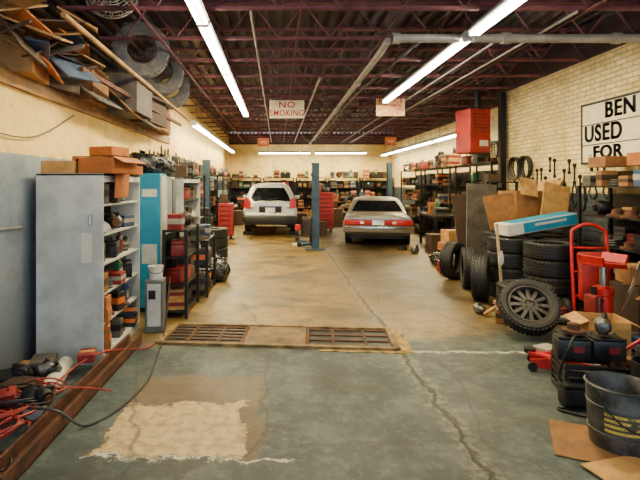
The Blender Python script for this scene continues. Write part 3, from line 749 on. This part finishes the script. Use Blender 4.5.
B().tube([(-1.75,3.3,.16),(-1.52,3.3,.14),(-1.35,3.35,.015),(-1.2,3.6,.012),(-1.12,4.1,.012),(-1.17,4.6,.012),(-1.22,5.0,.012),(-1.25,5.25,.02),(-1.27,5.5,.3),(-1.28,5.7,.6)],.009,black,smooth=8).obj("black_hose",label="black hose curving over the floor from the cabinet",cat="hose")
tyre(-2.1,2.72,.18,(0,R(10),0),"small black tyre lying in the hose clutter","floor clutter tyre",tyre_mesh(.2,.11,.12))
carton(-1.72,4.32,.115,.14,.18,.08,redd,"small red box on the rusty channel",15,name="parts_box")
for i,(x,y) in enumerate(((-2.05,4.2),(-1.98,3.7),(-2.15,3.9))):
    B().box((0,0,.02),(.2,.25,.04),(greyw,cardd,black)[i],bev=.005).obj("wood_scrap",loc=(x,y,.14),rot=(0,0,i+.3),label="dirty scrap block lying on the floor pipes",cat="scrap")
PARTS=[p[1] for p in PROTO if p[0]=='part']
for i in range(12):
    o=put(random.choice(PARTS),"scrap_part",None,(random.uniform(-2.2,-1.7),random.uniform(2.75,4.3),.12),(random.uniform(-.3,.3),random.uniform(-.3,.3),random.random()*6),"greasy metal part dumped in the floor clutter","car part","floor scrap parts")
    o.scale=(.8,)*3
B().box((-2.387,3.95,1.72),(.004,.22,.26),paper).obj("paper_notice",label="blank paper sheet taped to the painted wall",cat="paper",smooth=False)
B().cyl((-2.378,2.6,1.35),(-2.378,4.45,1.30),.012,pipem,seg=8).obj("wall_conduit",label="thin grey conduit fixed to the painted wall",cat="conduit")
B().tube([(-2.38,2.8,2.55),(-2.36,3.6,2.2),(-2.36,4.6,2.15),(-2.38,5.6,2.5)],.006,black,smooth=6).obj("slack_wire",label="thin slack wire drooping along the wall",cat="wire")

# ---------------------------------------------------------------- loft clutter
def board(loc,sz,rot,mat,label,name="plywood_sheet",cat="board",group=None):
    return B().box((0,0,0),sz,mat,bev=min(.004,min(sz)*.3)).obj(name,loc=loc,rot=tuple(R(a) for a in rot),label=label,cat=cat,smooth=False,group=group)
carton(-2.6,4.45,2.69,.75,.6,.32,ply,"weathered plywood crate on the loft ledge",12,name="wooden_crate",tapec=wood)
carton(-2.5,5.15,2.69,.5,.5,.35,cardd,"collapsed dark carton on the loft ledge",-14,open_=True)
carton(-2.65,5.95,2.69,.9,.66,.42,cardb,"large dusty carton on the loft ledge",4)
carton(-2.40,6.95,2.69,.95,.8,.52,greyw,"grey timber crate holding up the loft tyres",0,name="wooden_crate",tapec=wood)
carton(-2.45,8.1,2.69,.9,.8,.46,cardd,"large dusty carton on the loft ledge",-5)
carton(-2.6,9.3,2.69,.9,.9,.42,cardb,"dusty brown carton on the loft ledge",5)
dbb=M("blue_grey_board",(.05,.08,.14),.7,0,.4,4,.1,.3)
board((-2.25,4.3,3.12),(.7,.7,.02),(14,18,20),ply,"ragged plywood sheet piled on the loft clutter")
board((-2.30,4.55,2.90),(.5,.6,.02),(-8,38,8),cardo,"torn orange cardboard sheet hanging over the ledge",name="cardboard_sheet")
board((-2.14,4.95,2.92),(.45,.5,.02),(6,42,-12),dbb,"dark blue-grey board sliding over the ledge")
board((-2.25,4.75,3.2),(.6,.25,.02),(25,-12,35),wood,"splintered plank jutting from the loft pile")
board((-2.3,5.2,3.16),(.2,.8,.02),(-14,30,28),dbb,"blue-grey board jutting from the loft pile")
board((-2.2,4.1,2.95),(.5,.4,.02),(-20,50,-20),cardd,"dark torn board hanging over the ledge")
board((-2.2,5.9,2.78),(.42,1.1,.02),(3,35,5),greyw,"grey board slumped over the loft ledge")
board((-2.12,6.7,2.80),(.42,.6,.02),(-7,44,-4),cardb,"brown board slumped over the loft ledge")
board((-2.15,7.5,2.76),(.45,1.1,.02),(-4,40,-4),greyw,"grey board slumped over the loft ledge")
board((-2.2,8.6,2.78),(.4,1.1,.02),(2,38,4),cardb,"brown cardboard slumped over the loft ledge",name="cardboard_sheet")
board((-2.0,4.8,3.34),(.4,.3,.02),(12,25,25),ply,"splintered plywood offcut on the loft pile")
for i in range(26):
    y=random.uniform(3.9,5.5)
    board((random.uniform(-2.5,-2.12),y,random.uniform(2.9,3.32)),(random.uniform(.06,.3),random.uniform(.3,.7),.018),(random.uniform(-35,35),random.uniform(-20,50),random.uniform(-80,80)),random.choice((wood,greyw,cardd,ply,cardb,dbb,cardo,greyw)),"splintered scrap board jumbled on the loft pile","scrap_board","board","loft scrap boards")
B().box((0,7.4,0),(.04,4.8,.05),rust).obj("wooden_pole",loc=(-2.12,0,2.90),rot=(0,0,R(-.8)),label="long rusty strip lying along the loft clutter",cat="timber",smooth=False)
B().cyl((-1.90,4.25,3.20),(-1.90,10.2,3.06),.028,wood,seg=12).obj("wooden_pole",label="long bare round wooden pole lying across the loft scrap",cat="pole")
for (x,y,z,a) in((-1.98,6.95,3.63,17),(-1.98,8.05,3.58,14),(-2.08,9.15,3.53,12)):
    tyre(x,y,z,(R(90),0,R(a)),"large dusty black tyre standing on the loft clutter","loft tyres",TYB)
t=thing("cage_fan","old wire-cage fan lying on the loft clutter","fan",(-2.02,5.85,3.94),(R(62),0,R(10)))
fanm=M("fan_wire",(.6,.5,.38),.5,.2,.3,8,0,.15)
b=B()
for r,z in((.06,.1),(.1,.1),(.14,.095),(.18,.09),(.22,.075),(.26,.05),(.29,.02),(.3,0),(.24,-.07),(.12,-.09)):
    b.tube([(r*math.cos(a),r*math.sin(a),z) for a in [2*math.pi*k/28 for k in range(28)]],.005,fanm,seg=5,cyc=True)
for k in range(12):
    a=2*math.pi*k/12; b.tube([(q*math.cos(a),q*math.sin(a),z) for q,z in((.03,.1),(.17,.095),(.29,.02),(.24,-.07),(.05,-.1))],.005,fanm,seg=4)
b.obj("cage",t)
B().cyl((0,0,-.12),(0,0,.06),.06,dark).obj("motor",t)
for k in range(4):
    a=k*math.pi/2; B().box((math.cos(a)*.13,math.sin(a)*.13,0),(.17,.11,.006),dark,(R(25),0,a)).obj("blade",t)
for s in(-.15,.15): B().cyl((s,.1,-.05),(s,.24,.02),.006,dark,seg=6).obj("mounting_rod",t)

# ---------------------------------------------------------------- unit heater
heat=M("heater_red",(.36,.010,.010),.45,.1,.35,3,.05,.5)
t=thing("unit_heater","red box-shaped gas unit heater hung near the brick wall","heater",(4.14,10.2,2.35),(0,0,R(14)))
B().box((0,0,.46),(.50,.5,.92),heat,bev=.02).obj("heater_body",t,smooth=False)
b=B().box((0,-.252,.62),(.38,.006,.4),redd)
for k in range(5): b.box((0,-.258,.47+k*.075),(.36,.012,.01),heat,(R(30),0,0))
b.obj("louvre",t,smooth=False)
B().box((.08,-.253,.2),(.2,.005,.12),paper).obj("rating_label",t,smooth=False)
B().cyl((.12,.0,.9),(.12,0,1.32),.07,dark).obj("flue_pipe",t)
B().cyl((.12,0,1.0),(.12,0,1.06),.085,dark).obj("flue_collar",t)
for s in(-.2,.2): B().cyl((s,.18,.9),(s,.18,1.3),.008,dark,seg=6).obj("hanger_rod",t)
B().box((4.68,10.02,1.8),(.12,.12,3.6),dark).obj("steel_column",label="dark steel column at the end of the brick wall",cat="column",smooth=False)

# ---------------------------------------------------------------- right side shelves
t,zs,g=shelving("steel_rack","open steel rack packed with boxes along the brick wall",4.3,4.78,4.6,6.9,1.68,4,dark,'-x',False)
for k,z in enumerate(zs):
    fill('y',4.65,6.85,4.42,z,.4,"stock on the wall rack",.05,scale=1.35,only=('part','bottle','rag') if k<3 else None,jit=.3); fill('y',4.65,6.85,4.66,z,.4,"stock on the wall rack",.05,scale=1.2)
carton(4.55,5.8,1.93,.3,.5,.16,cardo,"orange cardboard carton stacked on the rack",3)
carton(4.5,6.55,1.93,.3,.4,.14,cardb,"brown cardboard carton stacked on the rack",-4)
for i in range(16):
    y=7.05+i*.14; z=random.choice((1.75,1.95,2.1))+random.uniform(-.05,.05); L=random.uniform(.16,.35)
    B().cyl((0,0,0),(0,0,-L),.012,dark,seg=8).lathe([(.02,-.012),(.035,-.012),(.035,.012),(.02,.012)],dark,axis='x',closed=True,seg=12,c=(0,0,.02)).lathe([(.015,-.01),(.03,-.01),(.03,.01),(.015,.01)],dark,axis='x',closed=True,seg=12,c=(0,0,-L)).obj("wrench",loc=(4.786,y,z),label="dark steel spanner hanging on the brick wall",cat="tool",group="wall spanners")
for y in(7.0,7.3,7.55,7.75,8.05,8.3): hanging('belt',4.786,y,1.7+random.random()*.1,1)
for y in(9.2,9.6): hanging('hose',4.782,y,2.2,1)
for y in(5.3,5.8,6.3): hanging('belt',4.786,y,1.98,1)
t=thing("long_carton","long cyan and white cardboard carton tilted on the tyre stacks","box",(3.92,7.28,1.01),(0,R(-9),R(6)))
B().box((0,0,.09),(1.12,.36,.17),white,bev=.006).obj("box_body",t,smooth=False)
B().box((.12,-.183,.09),(.86,.006,.14),cyan).obj("printed_panel",t,smooth=False)
B().box((.05,0,.177),(.98,.32,.004),cyan).obj("box_lid",t,smooth=False)
B().box((.12,-.188,.11),(.5,.004,.035),white).obj("printed_band",t,smooth=False)
t=thing("cardboard_box","big open brown cardboard box balanced above the tyres","box",(4.12,8.05,1.03),(0,0,R(8)))
b=B().box((0,0,.01),(.6,.5,.012),cardb)
for s in(-1,1): b.box((s*.3,0,.28),(.01,.5,.55),cardb).box((0,s*.25,.28),(.6,.01,.55),cardb)
b.obj("box_body",t,smooth=False)
B().box((-.12,-.3,.62),(.3,.01,.3),cardl,(R(-20),R(10),0)).obj("flap",t,smooth=False)
B().box((.42,0,.6),(.35,.5,.01),cardl,(0,R(-50),0)).obj("flap",t,smooth=False)
board((4.40,7.62,1.38),(.45,.02,.65),(-10,14,5),cardl,"flattened tan cardboard leaning on the box",name="cardboard_sheet")
board((3.62,7.78,1.26),(.5,.02,.55),(-12,-8,4),cardb,"flattened brown cardboard leaning behind the cyan carton",name="cardboard_sheet")
board((3.75,8.85,.85),(.6,.03,1.7),(-4,3,10),greyw,"tall grey panel standing behind the tyres",name="plywood_sheet")
board((3.5,9.0,.75),(.3,.03,1.5),(-4,-6,0),cardd,"tall dark plank standing behind the tyres",name="plank")
t=thing("wooden_stand","long pale wooden stick stand with orange feet and rag","stand",(2.84,6.30,.0),(0,0,R(10)))
B().box((0,-.12,.60),(.028,.02,1.18),pale,(0,R(-5),0)).obj("upright",t,smooth=False)
for s in(-1,1): B().box((s*.10,-.12,.09),(.28,.04,.045),wood,(0,R(28*s),0),bev=.005).obj("foot",t,smooth=False)
B().box((0,-.12,.16),(.12,.05,.08),orange,bev=.005).obj("brace",t,smooth=False)
b=B()
b.loft([[(x*s-.01,y*s-.15,z) for x,y in((-.05,-.02),(0,-.035),(.05,-.02),(.05,.01),(0,.0),(-.05,.01))] for z,s in((.66,.3),(.70,.7),(.78,.6),(.84,.3))],rag); b.obj("rag",t)
t=thing("hand_truck","red tubular hand truck standing upright","hand truck",(3.90,5.95,0),(R(-6),0,R(-12)))
b=B()
b.tube([(-.2,0,.1),(-.2,0,1.0),(-.15,0,1.14),(0,0,1.2),(.15,0,1.14),(.2,0,1.0),(.2,0,.1)],.021,redp,smooth=5)
for z in(.3,.6,.9): b.cyl((-.2,0,z),(.2,0,z),.014,redp,seg=8)
b.obj("frame",t)
B().box((0,-.10,.02),(.42,.22,.012),redp).obj("toe_plate",t,smooth=False)
B().box((0,-.07,.55),(.32,.13,.6),redm,bev=.03).obj("carried_case",t)
for s in(-1,1): B().lathe([(.04,-.03),(.12,-.03),(.13,0),(.12,.03),(.04,.03)],rubber,axis='x',closed=True,c=(s*.27,.08,.13)).lathe([(.001,-.02),(.05,-.02),(.05,.02),(.001,.02)],chrome,axis='x',c=(s*.27,.08,.13)).obj("wheel",t)
t=thing("transmission_jack","bulky red wheeled transmission jack with chrome ram","jack",(3.52,5.20,0),(0,0,R(18)))
for s in(-1,1):
    B().box((s*.14,0,.10),(.06,.62,.07),redp,(0,0,R(10*s)),bev=.01).obj("base_leg",t)
    for y in(-.3,.3): B().cyl((s*.17-.02,y,.045),(s*.17+.02,y,.045),.045,black).obj("castor",t)
B().box((0,0,.15),(.36,.22,.10),redp,bev=.015).obj("base_block",t)
B().lathe([(.001,.18),(.095,.18),(.095,.50),(.105,.51),(.105,.58),(.06,.60),(.001,.60)],redp).obj("outer_cylinder",t)
B().box((-.16,-.02,.35),(.12,.14,.34),redd,bev=.02).cyl((-.16,-.02,.50),(-.16,-.02,.60),.03,dark).obj("pump_unit",t)
B().cyl((0,0,.59),(0,0,.80),.035,chrome).obj("ram",t)
B().box((0,0,.83),(.36,.28,.05),redp,(0,R(7),0),bev=.01).box((-.17,0,.88),(.03,.28,.1),redp,(0,R(-14),0)).box((.17,0,.89),(.03,.28,.1),redp,(0,R(24),0)).obj("saddle_plate",t)
B().tube([(.02,-.1,.2),(.1,-.2,.5),(.14,-.3,.9)],.014,chrome,seg=8).obj("pump_handle",t)
B().tube([(-.1,-.08,.45),(-.25,-.16,.5),(-.28,-.2,.25),(-.2,-.25,.05)],.012,black,smooth=6).obj("hose",t)
carton(3.97,5.32,0,.34,.36,.6,cardd,"dark carton packed beside the red jack",12)
carton(3.97,5.32,.605,.28,.3,.2,cardb,"brown carton stacked beside the red jack",-8)
carton(4.05,4.82,0,.38,.45,.55,cardb,"brown cardboard box on the floor by the rack",9,open_=True)
t=thing("floor_jack","red low trolley floor jack with a long handle","jack",(2.62,4.35,0),(0,0,R(64)))
for s in(-1,1):
    B().loft([[(s*.1+d,y,z) for y,z in((-.3,.03),(.3,.03),(.3,.1),(.0,.15),(-.3,.09))] for d in(-.008,.008)],redp).obj("side_plate",t,smooth=False)
B().box((0,.12,.1),(.1,.4,.035),redp,(R(12),0,0),bev=.006).obj("lift_arm",t)
B().cyl((0,.3,.13),(0,.3,.17),.05,dark).obj("saddle",t)
B().cyl((0,-.25,.08),(0,.02,.08),.035,chrome).obj("hydraulic_ram",t)
for y in(-.24,.28):
    for s in(-1,1): B().cyl((s*.12-.015,y,.04),(s*.12+.015,y,.04),.04,dark).obj("wheel",t)
B().cyl((0,-.25,.1),(0,-.75,.55),.014,redp,seg=10).obj("handle",t); B().cyl((0,-.66,.469),(0,-.77,.568),.02,black,seg=10).obj("grip",t)
def battery(loc,rz,label):
    t=thing("car_battery",label,"battery",loc,(0,0,R(rz)),"spare car batteries")
    B().box((0,0,.08),(.24,.16,.16),black,bev=.008).obj("case",t); B().box((0,0,.17),(.23,.15,.02),dark,bev=.004).obj("cover",t)
    for s in(-.09,.09): B().cyl((s,.05,.18),(s,.05,.2),.011,alu,seg=10).obj("terminal",t)
    B().box((.03,-.082,.09),(.08,.003,.05),redd).obj("battery_label",t)
t=thing("plastic_crate","black slatted plastic crate of scrap on the floor","crate",(2.52,3.9,0),(0,0,R(-14)))
b=B().box((0,0,.01),(.44,.36,.02),black)
for k in range(5):
    z=.04+k*.055
    for s in(-1,1): b.box((0,s*.175,z),(.44,.012,.035),black).box((s*.215,0,z),(.012,.36,.035),black)
for sx in(-1,1):
    for sy in(-1,1): b.box((sx*.21,sy*.17,.14),(.025,.025,.28),black)
b.obj("crate_body",t,smooth=False)
battery((2.40,3.93,.282),-14,"black car battery resting on the crate"); battery((2.66,3.90,.282),-10,"black car battery resting on the crate")
for i,(x,y,z) in enumerate(((2.42,3.93,.49),(2.64,3.9,.49),(2.8,3.6,.02),(2.3,3.65,.02),(2.85,4.1,.02))):
    put(PARTS[(i*4)%14],"scrap_part",None,(x,y,z),(random.uniform(-.2,.2),0,i),"greasy metal part dumped beside the crate","car part","crate scrap parts")
B().tube([(2.35,3.8,.5),(2.25,3.7,.45),(2.2,3.75,.2),(2.25,3.65,.02),(2.1,3.6,.012),(2.3,3.45,.012)],.009,black,smooth=8).obj("jump_lead",label="black jump lead draped over the crate",cat="cable")
battery((3.05,3.85,0),20,"black car battery on the floor by the crate")
battery((3.03,3.84,.205),8,"black car battery stacked on another battery")
carton(3.2,4.75,0,.36,.36,.38,cardl,"tan cardboard box on the floor near the jack",-12,open_=True)
carton(2.98,4.42,0,.24,.3,.3,cardd,"dark cardboard box beside the black crate",20)
palem=M("grey_metal_pail",(.085,.085,.078),.45,.4,.6,7,.15,.7)
def printmat():
    t=NT("worn_yellow_print"); x,y,z=t.xyz()
    rows=t.ss(t.math('SINE',t.math('MULTIPLY',z,190.0)),-.3,.1)
    ang=t.math('ARCTAN2',y,x)
    v=t.n.new("ShaderNodeTexNoise"); v.inputs["Scale"].default_value=1; v.inputs["Detail"].default_value=3
    cb=t.n.new("ShaderNodeCombineXYZ"); t.l.new(t.math('MULTIPLY',ang,50.0),cb.inputs[0]); t.l.new(t.math('MULTIPLY',z,90.0),cb.inputs[1]); t.l.new(cb.outputs[0],v.inputs["Vector"])
    m=t.math('MULTIPLY',rows,t.ss(v.outputs["Fac"],.43,.50))
    m=t.math('MULTIPLY',m,t.ss(t.noise(12,4),.36,.48))
    t.col(t.mix(m,(.05,.048,.04),(.75,.52,.06))); t.rough(.5); return t.mat
t=thing("metal_pail","dark grimy metal pail with worn yellow print","bucket",(2.22,3.12,.012),(0,0,0))
B().lathe([(.001,0),(.165,0),(.17,.02),(.178,.10),(.184,.105),(.178,.11),(.184,.27),(.19,.275),(.186,.28),(.19,.38),(.2,.39),(.19,.40),(.175,.38),(.16,.02),(.001,.02)],palem,seg=40).obj("pail_body",t)
pm=printmat(); b=B(); aa=[R(-150+k*7) for k in range(14)]
for a,c in zip(aa,aa[1:]): b.poly([(math.cos(a)*.184,math.sin(a)*.184,.12),(math.cos(c)*.184,math.sin(c)*.184,.12),(math.cos(c)*.190,math.sin(c)*.190,.262),(math.cos(a)*.190,math.sin(a)*.190,.262)],pm)
b.obj("printed_label",t)
B().tube([(-.195*math.cos(q),-.15*math.sin(q)-.08,.37-.2*math.sin(q)) for q in [math.pi*k/14 for k in range(15)]],.006,dark,seg=6).obj("bail_handle",t)
board((2.12,3.1,.006),(.62,.5,.008),(0,0,-25),cardb,"flattened brown cardboard sheet on the floor under the pail",name="cardboard_sheet")
board((2.05,2.78,.016),(.4,.32,.008),(0,0,15),cardl,"flattened tan cardboard scrap on the floor",name="cardboard_sheet")
b=B().lathe([(.16,0),(.16,.45),(.15,.45),(.15,.02),(.001,.02),(.001,0)],dark,seg=28); b.obj("waste_drum",loc=(2.66,3.35,0),label="small black metal drum behind the pail",cat="drum")
for i in range(34):
    x,y=random.uniform(2.6,3.7),random.uniform(4.0,6.6)
    if abs(x-2.83)<.42 and abs(y-5.42)<.45: continue
    put(random.choice([p[1] for p in PROTO if p[0] in('part','box')]),"scrap_part",None,(x,y,.002),(0,0,random.random()*6),"greasy scrap part lying on the floor","car part","floor debris")

# ---------------------------------------------------------------- right middle clutter
for y0,y1 in((10.7,12.9),(13.3,15.6),(16.0,18.6)):
    t,zs,g=shelving("steel_rack","open steel rack crowded with boxes against the far side wall",4.75,5.35,y0,y1,2.2,4,dark,'-x',False)
    for z in zs: fill('y',y0+.05,y1-.05,4.93,z,.5,"stock on the side rack",.0,scale=1.75)
t,zs,g=shelving("steel_rack","open steel rack crowded with parts beside the column",4.0,4.60,9.2,9.8,1.75,4,dark,'-y',False)
for z in zs: fill('x',4.02,4.58,9.37,z,.4,"stock on the column rack",0,scale=1.4)
for y in(10.6,11.2,11.8,12.4,13.0,13.6,14.2,15.0): hanging('belt',5.486,y,2.85,1)
for y in(11.0,12.0,13.2,14.6,16): hanging('hose',5.482,y,2.75,1)
for x,y,s,h,m,rz in((3.95,11.0,.42,.34,cardo,8),(4.4,11.3,.4,.4,cardb,-6),(3.98,11.02,.34,.3,cardl,12),(3.95,12.0,.4,.45,cardd,4),(4.45,12.0,.42,.5,cardb,-8),(3.7,10.3,.34,.3,cardb,20),(4.4,11.3,.36,.3,cardd,9),(4.1,11.6,.3,.3,wdim,30)):
    z=.345 if (m is cardl and h==.3) else (.405 if m is cardd and h==.3 else 0)
    carton(x,y,z,s,s,h,m,"cardboard carton piled on the floor near the parked sedan",rz,group="piled floor cartons")
for x,y,r in((3.9,9.95,.25),(3.45,9.9,.22),(3.5,9.35,.24),(4.05,10.5,.24),(3.45,10.3,.18)):
    bagobj((x,y,0),r,"black bag slumped among the side clutter")
for i in range(16):
    o=put(random.choice(PARTS),"scrap_part",None,(random.uniform(3.2,4.4),random.uniform(8.9,12.4),.002),(0,0,random.random()*6),"greasy scrap part among the side clutter","car part","side debris"); o.scale=(1.3,)*3
t=thing("workbench","narrow grimy workbench piled with greasy parts","workbench",(4.38,13.3,0))
B().box((0,0,.85),(.55,1.5,.05),cardd,bev=.006).obj("bench_top",t,smooth=False)
for sx in(-1,1):
    for sy in(-1,1): B().box((sx*.22,sy*.7,.41),(.06,.06,.82),dark).obj("leg",t,smooth=False)
fill('y',12.6,14.0,4.33,.877,.6,"parts on the side workbench",0,scale=1.8)
t=thing("drum_barrel","blue-grey steel oil drum standing by the racks","drum",(4.45,10.38,0))
B().lathe([(.001,0),(.28,0),(.285,.02),(.28,.3),(.29,.31),(.28,.32),(.28,.6),(.29,.61),(.28,.62),(.285,.88),(.27,.86),(.001,.86)],liftm,seg=32).obj("barrel_body",t)
B().cyl((.12,.1,.86),(.12,.1,.885),.03,chrome,seg=10).obj("bung",t)
bagobj((4.40,10.36,.885),.18,"white crumpled bag on top of the drum",rag,name="plastic_bag")
# ---------------------------------------------------------------- back wall racks
for i in range(5):
    x0=-2.25+i*1.55
    t,zs,g=shelving("steel_rack","open steel rack crowded with boxes against the back wall",x0,x0+1.45,22.55,23.2,2.0,4,dark,'-y',False)
    for z in zs: fill('x',x0+.04,x0+1.41,22.75,z,.46,"stock on the back racks",.0,scale=1.9,jit=.3)
for bx,by,w in((-.9,21.3,1.8),(3.1,21.3,2.2)):
    t=thing("workbench","long wooden workbench covered in tools and parts","workbench",(bx,by,0))
    B().box((0,0,.9),(w,.65,.06),cardd,bev=.006).obj("bench_top",t,smooth=False)
    for sx in(-1,1):
        for sy in(-1,1): B().box((sx*(w/2-.06),sy*.27,.435),(.08,.08,.87),dark).obj("leg",t,smooth=False)
    B().box((0,0,.3),(w-.1,.55,.03),cardd).obj("lower_shelf",t,smooth=False)
    fill('x',bx-w/2,bx+w/2,by-.12,.93,.6,"stock on the workbench",.02,scale=2.2)
    fill('x',bx-w/2+.1,bx+w/2-.1,by-.1,.315,.5,"stock under the workbench",.02,scale=1.9)
t,zs,g=shelving("steel_rack","open steel rack crowded with boxes against the cream wall",-2.38,-1.85,16.3,18.8,2.0,4,dark,'+x',False)
for z in zs: fill('y',16.35,18.75,-1.98,z,.46,"stock on the far left rack",.02,scale=1.8)
t,zs,g=shelving("steel_rack","open steel rack crowded with parts near the lift post",-2.38,-1.95,13.5,15.6,2.0,4,dark,'+x',False)
for z in zs: fill('y',13.55,15.55,-2.10,z,.46,"stock on the lift-side rack",.02,scale=1.6)
for k in range(5): tyre(-2.0,11.7,.112+k*.226,(0,0,k),"black tyre in a stack by the lift post","lift-side tyre stack")
for k in range(3): tyre(-1.5,11.2,.112+k*.226,(0,0,k),"black tyre in a stack by the lift post","lift-side tyre stack")

# ---------------------------------------------------------------- light, world, camera
w=bpy.data.worlds.new("world"); SC.world=w; w.use_nodes=True
nt=w.node_tree; bg=nt.nodes["Background"]
sky=nt.nodes.new("ShaderNodeTexSky"); sky.sky_type='HOSEK_WILKIE'; sky.turbidity=6; sky.sun_direction=(.2,-.6,.75)
mx=nt.nodes.new("ShaderNodeMix"); mx.data_type='RGBA'; mx.inputs[0].default_value=.75; mx.inputs[7].default_value=(.76,.88,1,1)
nt.links.new(sky.outputs[0],mx.inputs[6]); nt.links.new(mx.outputs[2],bg.inputs[0]); bg.inputs[1].default_value=3.0
la=bpy.data.lights.new("door_portal",'AREA'); la.shape='RECTANGLE'; la.size=9; la.size_y=4.1
la.cycles.is_portal=True
lo=bpy.data.objects.new("door_portal",la); COL.objects.link(lo); lo.location=(.2,-1.1,2.05); lo.rotation_euler=(R(90),0,0)

cam=bpy.data.cameras.new("camera"); co=bpy.data.objects.new("camera",cam); COL.objects.link(co)
co.location=(0,0,1.7); co.rotation_euler=(R(90),0,0)
cam.sensor_width=36; cam.lens=27; cam.shift_x=42/640; cam.shift_y=-56/640; cam.clip_end=100
SC.camera=co
